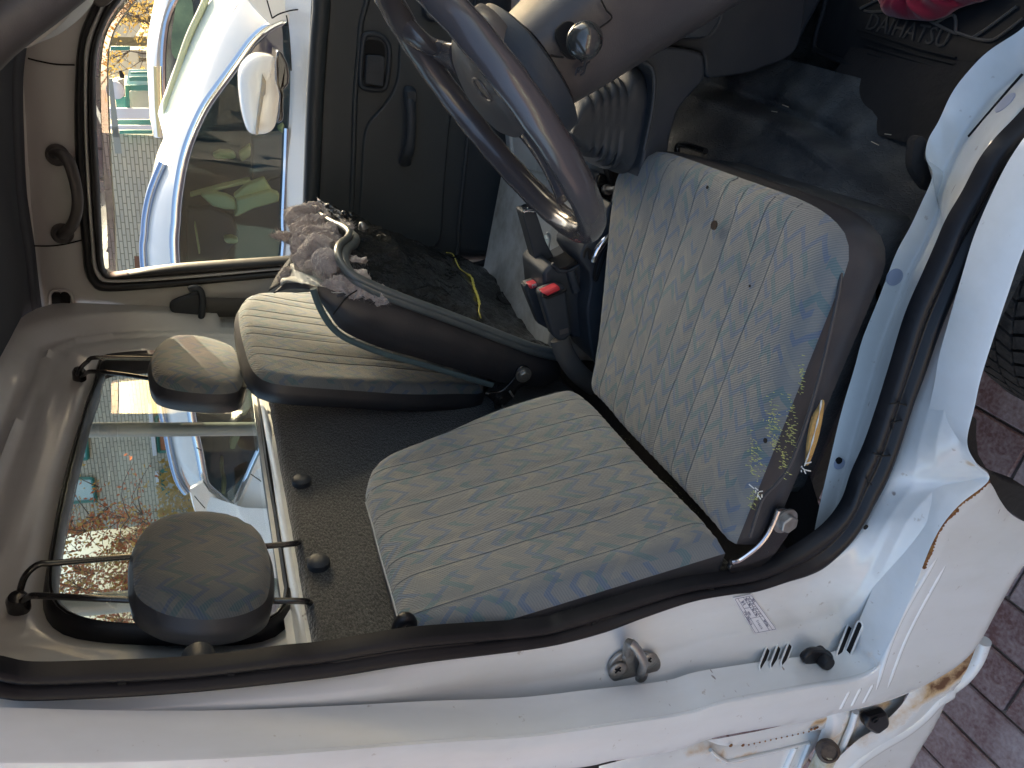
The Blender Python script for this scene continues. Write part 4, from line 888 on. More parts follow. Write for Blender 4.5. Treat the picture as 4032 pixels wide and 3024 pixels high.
# wadding: lumpy strips along the front edge
def lump(P, r0, seed, flat=1.0, seg=28, n=70, amp=.8):
    S = spl(P, n); fr = frames(S); rows = []
    for i, p in enumerate(S):
        e = i/(n-1); rr = r0*(1 - .85*abs(2*e-1)**4) * (r0 and 1)
        row = []
        for k in range(seg):
            a = 2*math.pi*k/seg; u, v = fr[i]; d = u*math.cos(a) + v*math.sin(a)*flat
            q = noise.fractal(Vector((p.x*38+seed, p.y*38+math.cos(a)*.8, p.z*38+math.sin(a)*.8)), 1, 2, 4)
            q2 = noise.noise(Vector((p.x*160+seed, p.y*160+math.cos(a)*3, p.z*160+math.sin(a)*3)))
            row.append(p + d*rr*(1 + amp*q + .34*q2))
        rows.append(row)
    return recalc(gridm(rows, closed=True, cap=True))
U_ = lambda pts: [hit('U', (a, b), ('y', y_)) for a, b, y_ in pts]
fl = [lump(U_([(60,420,1.42),(150,420,1.42),(260,440,1.44),(380,450,1.45),(500,400,1.48),(620,330,1.50)]), .010, 1),
      lump(U_([(350,400,1.46),(420,290,1.48),(540,230,1.52),(660,210,1.55),(760,290,1.52)]), .024, 2),
      lump(U_([(380,560,1.40),(480,480,1.42),(600,400,1.45),(740,350,1.48),(880,330,1.49)]), .028, 3),
      lump(U_([(400,720,1.34),(520,620,1.36),(680,540,1.38),(840,500,1.40),(960,520,1.40)]), .030, 4),
      lump(U_([(480,880,1.28),(560,780,1.30),(700,700,1.31),(850,650,1.33),(980,660,1.34)]), .026, 5),
      lump(U_([(640,900,1.24),(740,860,1.245),(860,840,1.25),(980,880,1.24),(1060,980,1.215)]), .034, 6),
      lump(U_([(700,1070,1.20),(860,1100,1.19),(1020,1060,1.19),(1180,1060,1.185),(1320,1130,1.18),(1450,1200,1.175),(1640,1270,1.172)]), .017, 7),
      lump(U_([(190,1060,1.30),(240,960,1.31),(280,890,1.32),(320,900,1.31)]), .007, 8), lump(U_([(560,560,1.37),(640,560,1.365),(740,510,1.37)]), .010, 9),
      lump(U_([(940,310,1.47),(1010,310,1.45),(1070,340,1.42),(1140,370,1.40)]), .009, 10), lump(U_([(420,470,1.43),(500,465,1.42),(580,500,1.41)]), .005, 11)]
felt = merge('felt_wadding', fl, M['felt'], pc)
rng = random.Random(5); hv = []
src = [v for m_ in fl for v in [tuple(x.co) for x in m_.vertices]]
for i in range(12000):
    p = Vector(rng.choice(src)); d = Vector((rng.gauss(0,1), rng.gauss(0,1), rng.gauss(0,1))).normalized()*rng.uniform(.004,.014); s_ = Vector((rng.gauss(0,1),rng.gauss(0,1),rng.gauss(0,1))).normalized()*.0004
    hv.append((p - s_, p + s_, p + d))
put('wadding_fibres', mk([v for t_ in hv for v in t_], [(3*i,3*i+1,3*i+2) for i in range(len(hv))]), M['felt'], felt, smooth=False, kind='stuff')
# pale liner flap and vinyl edge hanging over the backrest
a_ = spl(U_([(180,1080,1.245),(240,1045,1.24),(360,1042,1.235),(500,1055,1.225),(640,1090,1.205),(760,1140,1.19),(890,1190,1.18),(1040,1150,1.178),(1180,1140,1.175),(1400,1270,1.17)]), 40)
b_ = spl(U_([(380,760,1.36),(420,780,1.35),(470,830,1.33),(560,860,1.31),(640,900,1.28),(760,960,1.25),(880,1000,1.23),(1000,1020,1.21),(1150,1060,1.20),(1420,1240,1.175)]), 40)
rows = [[p.lerp(q, j/9) + Vector((.004,0,.004))*math.sin(j*1.1+i*.35) for j in range(10)] for i, (p, q) in enumerate(zip(a_, b_))]
put('liner_flap', gridm(rows), M['liner'], pc, solid=.001)
c_ = [p + Vector((0,0,-.004)) for p in a_]; d_ = spl(U_([(95,1180,1.24),(250,1130,1.235),(400,1120,1.23),(520,1120,1.22),(640,1160,1.20),(760,1200,1.19),(880,1240,1.18),(1040,1200,1.175),(1180,1190,1.17),(1400,1320,1.17)]), 40)
put('vinyl_flap', gridm([[p.lerp(q, j/4) for j in range(5)] for p, q in zip(c_, d_)]), M['vinyl'], pc, solid=.002)
wb = [U_([(30,1150,1.30)])[0], U_([(130,960,1.33)])[0], U_([(300,730,1.37)])[0], U_([(420,600,1.40)])[0], U_([(600,470,1.43)])[0], U_([(780,410,1.46)])[0], U_([(880,440,1.46)])[0], U_([(1020,500,1.42)])[0]]
P_ = spl(wb, 40); put('webbing_strap', recalc(gridm([[p + Vector((0,0,0)), p + Vector((.016*(1-i/60), -.004, -.020*(1-i/50)))] for i, p in enumerate(P_)])), M['belt'], pc, solid=.0015)
box('buckle_tongue', hit('U', (885,425), ('y', 1.45)), (.010,.012,.030), M['chrome'], pc, rot=Matrix.Rotation(.5, 3, 'Y'), bevel=.002)
b2 = bracket('H', [(1840,1168),(1872,1185),(1882,1220),(1870,1260),(1840,1290),(1800,1320),(1770,1370),(1740,1400),(1700,1430),(1660,1445),(1650,1400),(1600,1345),(1690,1330),(1740,1290),(1780,1240),(1800,1190)], 1.155, (1835,1225), .0115, pc)
lathe('pivot_pin', hit('H', (1690,1370), ('y', 1.15)), (0,-1,0), [(.012,0),(.013,.004),(.007,.006),(.006,.012)], M['glossy'], b2, seg=18)
for q in ((1760,1345),(1700,1415)): box('pivot_pin', hit('H', q, ('y', 1.15)), (.016,.004,.004), M['metal'], b2, rot=Matrix.Rotation(-.7, 3, 'Y'), bevel=.001)

# ---- roof lining, far-side trim, grab handle, air slots
EL = [('F', (150,-80)), ('F', (118,120)), ('F', (97,235)), ('F', (82,380)), ('F', (85,600)), ('F', (98,850)), ('F', (112,1000)), ('F', (140,1180)), ('F', (163,1380)), ('F', (178,1480)), ('F', (205,1552))]
el = spl([hit(k, p, ('y', 1.765)) for k, p in EL], 60)
rows = []
for p in el:
    rows.append([Vector((p.x, 1.80, p.z - .004)), p, Vector((p.x, 1.755, p.z + .006)), Vector((p.x, 1.72, p.z + .016)), Vector((p.x, 1.5, max(p.z + .02, 1.80))), Vector((p.x, 1.0, 1.825)), Vector((p.x, .70, 1.80)), Vector((p.x, .60, 1.765))])
put('roof_lining', gridm(rows), M['headliner'], truck)
rows = []   # roof sheet outside, closes the cab
for i in range(2):
    x = (-.80, .75)[i]; rows.append([Vector((x, y, z)) for y, z in ((.52,1.72),(.56,1.79),(.70,1.84),(1.2,1.87),(1.7,1.85),(1.82,1.79),(1.85,1.72))])
put('roof_panel', gridm(rows), M['paint'], truck)
tube('roof_lining_welt', [p + Vector((0,-.006,.003)) for p in el], .008, M['headliner'], truck)
R0 = [(520,-80),(470,10),(400,180),(378,400),(375,700),(392,1000),(412,1240),(425,1360),(460,1430),(530,1465),(800,1448),(1100,1420),(1420,1392),(1800,1362)]
R1 = [(555,-60),(500,40),(430,220),(420,400),(424,700),(440,1000),(458,1240),(466,1330),(488,1390),(545,1420),(800,1410),(1100,1385),(1430,1355),(1800,1325)]
R2 = [(580,-55),(515,60),(455,230),(440,400),(442,700),(458,1000),(476,1240),(486,1330),(505,1372),(555,1402),(800,1392),(1100,1368),(1440,1340),(1800,1312)]
R3 = [(660,-60),(565,62),(515,166),(492,249),(483,330),(481,460),(486,690),(498,915),(512,1192),(521,1330),(545,1370),(625,1366),(893,1330),(1457,1290),(1800,1268)]
def rr_(R, y): return spl(T('A', R, ('y', y)), 140)
r0, r1, r2, r3 = rr_(R0, 1.80), rr_(R1, 1.80), rr_(R2, 1.803), rr_(R3, 1.815)
fix = sheet('side_trim', [p + Vector((0,.035,0)) for p in spl([hit(k, p, ('y', 1.765)) for k, p in EL], 40)] + spl([hit('B', p, ('y', 1.80)) for p in ((215,140),(500,117),(800,104),(1200,100),(1750,95))], 20)[1:] + list(reversed([Vector(p) for p in r0])), .02, M['trim_grey'], truck, normal=Vector((0,-1,0)), fn=lambda u,v,ed,_: -.010*np.exp(-(ed/.012)**2), angle=70)
def bead(name, a, b, hgt, m, par):
    rows = [[p + Vector((0,.010,0))] + [p.lerp(q, t) + Vector((0,-hgt*math.sin(math.pi*t)**.6,0)) for t in (0,.15,.3,.5,.7,.85,1)] + [q + Vector((0,.010,0))] for p, q in zip(a, b)]
    return put(name, recalc(gridm(rows)), m, par, angle=80)
bead('window_seal', r0, r1, .014, M['rubber'], truck); bead('door_frame', r1, r2, .005, M['trim_grey'], truck); bead('window_seal', r2, r3, .012, M['rubber'], truck)
for P in ([(130,272),(180,285),(260,300),(348,303)], [(160,1147),(230,1148),(300,1140),(382,1120)]):
    tube('trim_joint', spl(T('F', P, ('y', 1.796)), 14), .0016, M['black'], fix, seg=6)
gh = [hit('F', p, ('y', y)) for p, y in (((262,722),1.795),((268,718),1.78),((292,722),1.765),((325,765),1.755),((350,850),1.748),((362,930),1.746),((356,1000),1.75),((332,1058),1.76),((305,1084),1.775),((290,1088),1.795))]
g_ = tube('grab_handle', spl(gh, 50), [.0165 - .004*math.sin(math.pi*i/49) for i in range(50)], M['plastic2'], truck, seg=16, flat=.75)
for q in ((268,722),(292,1088)): lathe('handle_mount', hit('F', q, ('y', 1.795)), (0,-1,0), [(.022,0),(.021,.010),(.016,.018),(.001,.02)], M['plastic2'], g_, seg=20)
for a, b in (((283,1485),(290,1612)), ((328,1480),(338,1608))):
    A_, B_ = hit('A', a, ('y', 1.794)), hit('A', b, ('y', 1.794)); d = (B_-A_).normalized(); sd_ = d.cross(Vector((0,1,0))); cap = []
    for i in range(9): an = math.pi*i/8; cap.append(A_ + (sd_*math.cos(an) - d*math.sin(an))*.0085)
    for i in range(9): an = math.pi*i/8; cap.append(B_ + (-sd_*math.cos(an) + d*math.sin(an))*.0085)
    v_ = prism('air_slot', [p + Vector((0,-.006,0)) for p in cap], (0,.010,0), M['black'], fix, bevel=0)
fr4 = spl([hit('A', p, ('y', 1.793)) for p in ((255,1470),(300,1460),(350,1470),(365,1500),(372,1600),(365,1635),(310,1645),(262,1635),(252,1560))], 30, True)
tube('air_slot_rim', fr4, .004, M['trim_grey'], fix, closed=True)
dr = prism('belt_guide', spl(T('A', [(852,1530),(870,1500),(960,1466),(985,1455),(1010,1470),(1015,1600),(1000,1612),(965,1608),(950,1590),(880,1570)], ('y', 1.79)), 34, True), (0,-.022,0), M['plastic'], truck, bevel=.006)
tube('guide_ring', spl(T('A', [(948,1455),(985,1446),(1012,1470),(1018,1540),(1008,1600),(980,1614),(955,1602)], ('y', 1.765)), 30), .0075, M['plastic'], dr)
rows = [[hit('A', (x, y1_), ('y', 1.778)), hit('A', (x, y2_), ('y', 1.778))] for x, y1_, y2_ in ((985,1488,1595),(1060,1496,1592),(1230,1498,1590),(1500,1500,1590),(1760,1505,1590))]
put('seat_belt', gridm(rows), M['belt'], truck, solid=.002)
# sun visor and front rail at the top corner
prism('sun_visor', spl(T('A', [(-90,200),(-20,228),(70,246),(140,240),(205,205),(300,130),(375,40),(400,-40),(380,-120),(100,-130)], ('y', 1.30)), 40, True), (0,.20,-.004), M['trim_grey'], truck, bevel=.008, seg=4)
tube('front_rail', spl(T('A', [(-140,260),(-50,170),(60,80),(180,-10),(330,-130)], ('y', .72)), 20), .020, M['plastic2'], truck, seg=14)
prism('mirror_pod', spl(T('A', [(470,-60),(462,0),(480,28),(510,36),(545,20),(600,-60)], ('y', 1.70)), 24, True), (0,.03,0), M['plastic2'], truck, bevel=.006)
# wind deflector outside the passenger window + glass
gi = spl(T('A', [(700,-120),(640,-30),(565,55),(500,170),(470,330),(466,460),(470,690),(482,915),(497,1192),(505,1400)], ('y', 1.86)), 60)
go = spl(T('M', [(860,-120),(720,5),(640,110),(560,210),(500,300),(450,400),(415,520),(392,640),(382,860),(386,1080),(395,1380),(408,1659)], ('y', 1.875)) + T('N', [(385,500),(408,800),(425,1150),(440,1560)], ('y', 1.875)), 60)
put('wind_deflector', gridm([[a, a.lerp(b, .5)+Vector((0,.008,0)), b] for a, b in zip(gi, go)]), M['visor'], truck)
tube('deflector_edge', go, .0016, M['liner'], truck, seg=6)
sillz = hit('A', (1575,400), ('y', 1.815))
gp = [hit('A', p, ('y', 1.822)) for p in ((500,1400),(470,1000),(466,400),(520,140),(660,-80),(900,-700),(1650,-700),(1620,0),(1590,500),(1560,1000),(1560,1330))]
put('door_glass', mk(gp, [tuple(range(len(gp)))]), M['glass'], truck, smooth=False)
# ---- passenger door lining
DB = [(165,-420),(165,0),(155,200),(140,800),(128,1085),(135,1250),(420,1310),(990,1312),(1045,1300),(1095,1262),(1125,1200),(1140,1120),(1150,900),(1158,650),(1165,400),(1175,0),(1175,-420)]
dl = sheet('door_panel', T('C', DB[:6], ('y', 1.775)) + spl(T('C', DB[5:], ('y', 1.775)), 80)[1:], .016, M['door_trim'], truck, normal=Vector((0,-1,0)), fn=lambda u,v,ed,_: .010 - .022*np.exp(-(ed/.012)**1.5), angle=180)
tube('door_top_pad', spl(T('C', [(205,-420),(212,0),(198,200),(180,500),(168,800),(158,1085),(158,1300)], ('y', 1.765)), 30), .019, M['door_trim'], dl, seg=14)
tube('belt_weatherstrip', spl(T('C', [(182,-420),(186,0),(172,400),(155,800),(142,1085),(140,1300)], ('y', 1.785)), 30), .008, M['rubber'], dl, seg=8)
rp = spl(T('C', [(610,-420),(605,0),(600,200),(592,350),(575,430),(545,490),(490,560),(445,610),(420,680),(412,800),(405,950),(398,1120),(430,1215),(560,1262),(700,1275),(770,1240),(808,1180),(825,950),(845,700),(866,500),(880,200),(885,0),(890,-420)], ('y', 1.765)), 160, True)
prism('door_pocket_panel', rp, (0,-.010,0), M['door_trim'], dl, bevel=.006, seg=3)
tube('door_swage', spl(T('C', [(360,1260),(362,1085),(372,800),(380,500),(400,250),(410,120),(440,0),(470,-200)], ('y', 1.763)), 50), .006, M['door_trim'], dl)
tube('door_swage', spl(T('C', [(895,1290),(905,1100),(930,850),(955,600),(975,400),(985,0)], ('y', 1.763)), 50), .0055, M['door_trim'], dl)
bz = spl(T('C', [(425,190),(450,172),(500,176),(535,205),(552,250),(550,330),(540,410),(525,445),(480,450),(420,438),(408,400),(412,300)], ('y', 1.753)), 60, True)
lat = prism('latch_bezel', bz, (0,.006,0), M['plastic'], dl, bevel=.003); tube('latch_rim', bz, .0058, M['plastic'], lat, closed=True, seg=10)
prism('latch_recess', spl(T('C', [(432,210),(470,200),(515,212),(530,250),(528,330),(522,425),(430,420),(424,300)], ('y', 1.749)), 40, True), (0,.002,0), M['black'], lat, bevel=0)
prism('latch_paddle', T('C', [(432,280),(440,274),(515,278),(526,290),(520,425),(515,432),(432,420),(426,410)], ('y', 1.744)), (0,-.012,0), M['plastic'], lat, bevel=.004)
prism('latch_cup', T('C', [(445,305),(505,308),(500,370),(440,365)], ('y', 1.7305)), (0,-.001,0), M['plastic'], lat, bevel=.0004)
pull = tube('door_pull', spl([hit('C', p, ('y', y)) for p, y in (((655,455),1.75),((655,480),1.735),((658,520),1.722),((664,600),1.715),((660,690),1.715),((650,760),1.72),((638,790),1.735),((632,815),1.75))], 50), [.015 - .0035*math.sin(math.pi*i/49) for i in range(50)], M['plastic'], truck, seg=14, flat=.8)
prism('pull_end_cap', spl(T('C', [(635,455),(685,458),(685,520),(660,524),(640,490)], ('y', 1.722)), 20, True), (0,-.006,0), M['plastic'], pull, bevel=.003)
ck = tube('window_crank', spl([hit('C', p, ('y', 1.735)) for p in ((745,-90),(755,0),(765,50),(768,62))], 20), [.012 + .007*(i/19)**3 for i in range(20)], M['plastic'], truck, seg=14, flat=.6)
lathe('crank_boss', hit('C', (766,55), ('y', 1.74)), (0,-1,0), [(.022,0),(.022,.010),(.017,.016),(.001,.017)], M['plastic'], ck, seg=24)

# ---- floor pan, far sill, tank and clutter on the floor
put('floor_pan', mk([(-.62,1.16,.675),(1.0,1.16,.60),(1.0,1.78,.60),(-.62,1.78,.675)], [(0,1,2,3)]), M['inner_metal'], truck, smooth=False)
s1 = spl(T('T', [(150,-200),(168,30),(190,300),(197,500),(195,700),(190,800),(150,880),(60,925),(-30,960)], ('y', 1.752)), 60)
s2 = spl(T('T', [(300,-200),(325,60),(345,200),(350,350),(330,550),(318,700),(312,850),(310,1000),(330,1120)], ('y', 1.66)), 60)
rows = [[a + Vector((0,.03,0)), a, a.lerp(b, .25)+Vector((0,0,.004)), a.lerp(b, .6)+Vector((0,0,.005)), a.lerp(b, .85)+Vector((0,0,.001)), b, b + Vector((0,.01,-.09))] for a, b in zip(s1, s2)]
put('far_sill', gridm(rows), M['paint_dimmed2'], truck)
tube('sill_flange', [a.lerp(b, .15)+Vector((0,0,.004)) for a, b in zip(s1, s2)], .005, M['paint_dimmed2'], truck)
tube('door_seal', spl([hit('C', p, ('y', 1.768)) for p in ((900,1345),(1000,1330),(1070,1300),(1125,1245),(1155,1175),(1168,1080),(1172,900))], 40), .009, M['rubber'], truck)
box('floor_cross_member', (-.42,1.45,.76), (.30,.45,.14), M['inner_metal'], truck, bevel=.02)
prism('tunnel_gap_shade', spl(T('T', [(330,560),(420,600),(430,1000),(330,1020),(305,800)], ('y', 1.45)), 20, True), (0,.02,0), M['under'], truck)  # dark slab standing in for the shade of the gap
tank = prism('washer_tank', spl(T('T', [(425,700),(440,670),(500,655),(560,660),(590,700),(650,650),(662,680),(655,800),(640,900),(560,960),(470,960),(455,860),(420,800)], ('y', 1.36)), 40, True), (0,.10,0), M['bottle'], truck, bevel=.010, seg=4)
lathe('tank_cap', hit('T', (455,800), ('y', 1.345)), (.3,-.6,.7), [(.030,0),(.030,.012),(.022,.016),(.018,.024),(.001,.025)], M['bottle'], tank, seg=24)
prism('tank_front', spl(T('T', [(500,745),(600,740),(615,800),(600,960),(510,960),(490,850)], ('y', 1.35)), 24, True), (0,-.012,0), M['bottle'], tank, bevel=.006, seg=3)
prism('tank_lug', T('T', [(575,720),(650,655),(660,690),(650,740),(600,800)], ('y', 1.345)), (0,.006,0), M['bottle'], tank, bevel=.003)
lathe('lug_hole', hit('T', (635,690), ('y', 1.343)), (0,-1,0), [(.006,0),(.006,.001)], M['black'], tank, seg=12)
# grimy white inner panels in front of the tank
for P, y_ in (([(530,80),(700,130),(860,330),(900,520),(700,660),(560,650),(460,560),(480,300)], 1.48), ([(540,330),(680,330),(720,420),(680,520),(560,500)], 1.42), ([(560,120),(640,130),(680,230),(620,300),(560,240)], 1.43)):
    prism('grimy_panel', spl(T('T', P, ('y', y_)), 30, True), (0,.03,0), M['inner_metal'], truck, bevel=.012, seg=3)
lathe('steering_joint', hit('S', (1245,620), ('y', 1.15)), (-.6,-.3,.7), [(.040,-.05),(.040,0),(.034,.008),(.030,.02),(.015,.022),(.012,.01)], M['inner_metal'], truck, seg=28)
prism('dark_bracket', T('T', [(690,470),(760,300),(830,320),(860,420),(850,480),(800,540),(720,530)], ('y', 1.22)), (0,.05,0), M['glossy'], truck, bevel=.004)
lathe('bracket_bolt', hit('T', (805,410), ('y', 1.215)), (.3,-1,0), [(.010,0),(.010,.010),(.006,.012),(.005,.035)], M['metal'], truck, seg=12)
for i, P in enumerate(([(640,620),(700,640),(760,650),(840,640)], [(630,640),(700,655),(790,665)], [(420,690),(440,720),(430,800)])): tube('wire', spl(T('T', P, ('y', 1.25)), 16), .0022, M['liner'] if i else M['rubber'], truck, seg=6)

# ---- centre console, handbrake, buckles
con = prism('centre_console', T('T', [(395,950),(455,892),(480,915),(500,937),(545,942),(575,934),(600,915),(705,862),(740,960),(730,1200),(700,1380),(585,1382),(560,1330),(470,1250),(410,1130)], ('y', 1.07)), (0,.10,0), M['plastic'], truck, bevel=.006, seg=3)
prism('console_tray', T('T', [(500,925),(560,905),(640,865),(705,828),(705,850),(600,905),(550,930),(500,930)], ('y', 1.066)), (0,.05,0), M['black'], con, bevel=.001)
tube('console_lip', spl(T('T', [(455,890),(478,915),(500,936),(548,940),(580,930),(640,895),(705,858)], ('y', 1.068)), 30), .0028, M['plastic'], con)
tube('console_ridge', spl(T('T', [(575,935),(590,1000),(612,1070)], ('y', 1.066)), 10), .008, M['plastic'], con)
dome = prism('console_dome', spl(T('T', [(640,862),(652,805),(690,730),(760,650),(805,600),(815,540),(840,500),(860,520),(880,900),(860,1500),(760,1560),(715,1480),(690,1300),(685,1180),(705,1050),(700,960)], ('y', 1.03)), 70, True), (0,.10,0), M['plastic'], truck, bevel=.012, seg=4)
prism('shift_slot', spl(T('T', [(655,850),(662,805),(682,786),(702,795),(710,822),(705,860),(690,862),(688,815),(675,812),(668,848)], ('y', 1.027)), 30, True), (0,-.002,0), M['black'], dome, bevel=0)
tube('chrome_arc', spl(T('T', [(830,705),(800,735),(760,785),(735,830),(722,882)], ('y', 1.024)), 24), [.004+.003*math.sin(math.pi*i/23) for i in range(24)], M['chrome'], dome)
tube('dome_groove', spl(T('T', [(835,735),(790,790),(755,860),(735,930),(728,985),(745,1000),(765,930),(800,830),(840,770)], ('y', 1.026)), 40), .0028, M['black'], dome, seg=6)
hb = prism('handbrake_lever', spl(T('T', [(262,562),(268,550),(330,540),(348,552),(380,640),(415,750),(455,828),(464,865),(432,920),(400,955),(372,935),(335,830),(300,700)], ('y', 1.12)), 50, True), (0,.032,0), M['plastic'], truck, bevel=.009, seg=4)
tube('release_button', spl(T('T', [(300,560),(296,540),(293,512)], ('y', 1.136)), 8), .0105, mat('dark_chrome', (.25,.28,.32), .15, metal=1), hb, seg=16)
tube('brake_collar', spl(T('T', [(266,558),(300,548),(342,552)], ('y', 1.118)), 8), .003, M['chrome'], hb)
def buckle(P, R, y, st, label):
    o = prism('seat_belt_buckle', T('T', P, ('y', y)), (0,.026,0), M['plastic'], truck, bevel=.006, seg=3, label=label)
    r_ = prism('press_button', T('T', R, ('y', y - .006)), (0,.020,0), M['red'], o, bevel=.003)
    return o, r_
bk1, rb1 = buckle([(374,1092),(392,1076),(498,1036),(540,1042),(552,1062),(584,1340),(580,1362),(545,1402),(500,1402),(458,1362),(420,1240)], [(388,1085),(500,1038),(514,1066),(428,1106)], 1.045, None, 'front buckle of the pair with bright red button')
bk2, rb2 = buckle([(273,1046),(288,1034),(398,1000),(430,1020),(470,1250),(440,1330),(370,1290),(300,1120)], [(302,1036),(400,1004),(410,1030),(318,1064)], 1.11, None, 'rear buckle of the pair, half hidden')
tube('buckle_slot', T('T', [(392,1100),(425,1116),(515,1080),(545,1062)], ('y', 1.042)), .0030, M['black'], bk1, seg=6)
prism('buckle_mark', T('T', [(500,1325),(560,1308),(562,1342),(503,1358)], ('y', 1.044)), (0,-.0008,0), M['plastic2'], bk1, bevel=.0004)
text('press_print', 'PRESS', hit('T', (362,1030), ('y', 1.1025)), hit('T', (400,1018), ('y', 1.1))-hit('T', (318,1042), ('y', 1.1)), Vector((0,0,1)), .009, M['liner'], bk2)
P_ = spl(T('T', [(505,1380),(525,1450),(560,1520),(610,1590),(660,1640),(740,1700)], ('y', 1.055)), 30)
tube('buckle_stalk', P_, .018, M['belt'], truck, seg=12, flat=.5)

# ---- gear lever boot: stack of rounded frames
def rrect(A_, B_, dv, n=40, e=4.0):
    c_ = (A_ + B_)/2 + dv*.5; a = (A_ - B_)/2; b = dv*.5; out = []
    for i in range(n):
        t = 2*math.pi*i/n; cs, sn = math.cos(t), math.sin(t)
        out.append(c_ + a*math.copysign(abs(cs)**(2/e), cs) + b*math.copysign(abs(sn)**(2/e), sn))
    return out
def DD(p, y=.97): return hit('D', p, ('y', y))
BR = [((430,850),(420,880),.04),((505,652),(488,990),.10),((530,650),(512,985),.095),((540,612),(540,1030),.125),((560,612),(560,1032),.125),((574,662),(574,985),.10),((600,568),(582,1062),.14),((625,570),(608,1064),.14),((636,622),(626,1010),.11),((655,535),(622,1095),.155),((682,540),(650,1098),.155),((692,592),(668,1045),.125),((712,512),(668,1125),.17),((742,516),(698,1128),.17),((750,570),(716,1070),.14),((770,500),(706,1150),.18),((800,512),(738,1150),.18),((808,552),(760,1105),.155),((850,420),(800,1180),.19),((900,412),(860,1200),.20),((940,440),(900,1200),.205)]
rows = [rrect(DD(a), DD(b), Vector((0, d, 0))) for a, b, d in BR]
put('gear_lever_boot', recalc(gridm(rows, closed=True, cap=True)), M['plastic'], truck, angle=75)
cov = prism('boot_surround', spl(T('D', [(835,410),(850,365),(880,335),(930,318),(1000,308),(1100,308),(1200,325),(1262,345),(1282,380),(1287,510),(1240,570),(1160,660),(1110,730),(1090,800),(1060,900),(1045,1000),(1000,1100),(860,1180),(885,1000),(915,860),(945,700),(958,560),(950,480),(920,435),(880,415)], ('y', .955)), 90, True), (0,.20,0), M['plastic'], truck, bevel=.014, seg=4)
tube('surround_bead', spl(T('D', [(838,408),(880,408),(925,430),(950,475),(957,560),(945,700),(915,860),(888,980)], ('y', .950)), 40), .003, M['plastic'], cov)
# heater box and lower facia beyond
fa1 = prism('lower_facia', spl(T('D', [(940,160),(1000,130),(1100,60),(1180,0),(1260,-120),(1420,-160),(1400,60),(1370,150),(1330,210),(1300,240),(1200,250),(1080,238),(960,208)], ('y', .93)), 60, True), (0,.16,0), M['plastic'], truck, bevel=.022, seg=5)
fa2 = prism('heater_box', spl(T('D', [(940,205),(1080,232),(1200,246),(1290,235),(1345,190),(1380,120),(1410,-40),(1440,-200),(1900,-200),(1900,300),(1640,455),(1500,490),(1370,508),(1300,505),(1285,400),(1270,345),(1180,318),(1060,305),(950,300)], ('y', .99)), 70, True), (0,.14,0), M['plastic'], truck, bevel=.022, seg=5)
nv = prism('cowl_side_box', spl(T('V', [(1605,-60),(1610,40),(1640,110),(1700,130),(1740,60),(1760,-60)], ('y', 1.08)), 30, True), (0,.12,0), M['plastic'], truck, bevel=.01)
prism('heater_duct', spl(T('V', [(1440,-60),(1430,60),(1412,110),(1440,150),(1560,165),(1690,130),(1740,70),(1770,-60)], ('y', 1.02)), 40, True), (0,.14,0), M['plastic'], truck, bevel=.02, seg=4)
put('white_bulkhead', mk(T('V', [(1180,-80),(1800,-80),(1800,260),(1180,420)], ('y', 1.30)), [(0,1,2,3)]), M['inner_metal'], truck, smooth=False)
prism('tunnel_side', T('V', [(1280,250),(1420,130),(1440,320),(1330,420)], ('y', 1.20)), (0,.03,0), M['under'], truck, bevel=.006)
# ---- black vinyl over the engine cover and footwell
C4 = [((2480,560),.800),((2640,180),.700),((3560,330),.625),((3560,1380),.735)]
NU, NV = 90, 70; rows = []
CZ = lambda u, v: ((1-u)*(1-v)*Vector((2480,620,.79)) + u*(1-v)*Vector((3420,1420,.745)) + (1-u)*v*Vector((2640,120,.665)) + u*v*Vector((3800,420,.590)))
for i in range(NU+1):
    row = []
    for j in range(NV+1):
        u, v = i/NU, j/NV; q = CZ(u, v); z = q.z + .028*math.sin(math.pi*min(1, v*1.35))*(1-.4*u)
        p = hit('o', (q.x, q.y), ('z', z))
        if p.y < .672: p = hit('o', (q.x, q.y), ('y', .672))
        wv = .010*noise.noise(Vector((p.x*9+3, p.y*7, 1))) + .006*noise.noise(Vector((p.x*22, p.y*16, 4))) + .004*noise.ridged_multi_fractal(Vector((p.x*10, p.y*12, 2)), 1, 2, 3, 1, 2)
        f_ = .014*math.exp(-((v - .56 - .10*math.sin(u*4.0))/.045)**2)*math.exp(-((u-.45)/.35)**2) - .016*math.exp(-((v - .66 - .10*math.sin(u*4.0))/.04)**2)*math.exp(-((u-.45)/.35)**2)
        row.append(p + Vector((.2,-.1,1))*(wv + f_))
    rows.append(row)
put('floor_vinyl', recalc(gridm(rows)), M['leather'], truck, angle=180)
put('footwell', mk([(-.35,.585,.57),(1.0,.585,.57),(1.0,1.25,.585),(-.35,1.25,.585)], [(0,1,2,3)]), M['leather'], truck, smooth=False)
put('footwell_side', mk([(-.6,.640,.50),(1.0,.640,.50),(1.0,.640,.64),(-.6,.640,.64)], [(0,1,2,3)]), M['under'], truck, smooth=False)
prism('sill_recess', spl(T('E', [(1062,832),(1105,810),(1130,850),(1112,930),(1160,1010),(1170,1090),(1140,1140),(1075,1060),(1046,1000),(1044,930)], ('y', .655)), 30, True), (0,.01,0), M['under'], truck, bevel=0)
prism('sill_recess', spl(T('G', [(830,200),(850,180),(862,260),(840,300),(828,260)], ('y', .65)), 20, True), (0,.01,0), M['black'], truck, bevel=0)

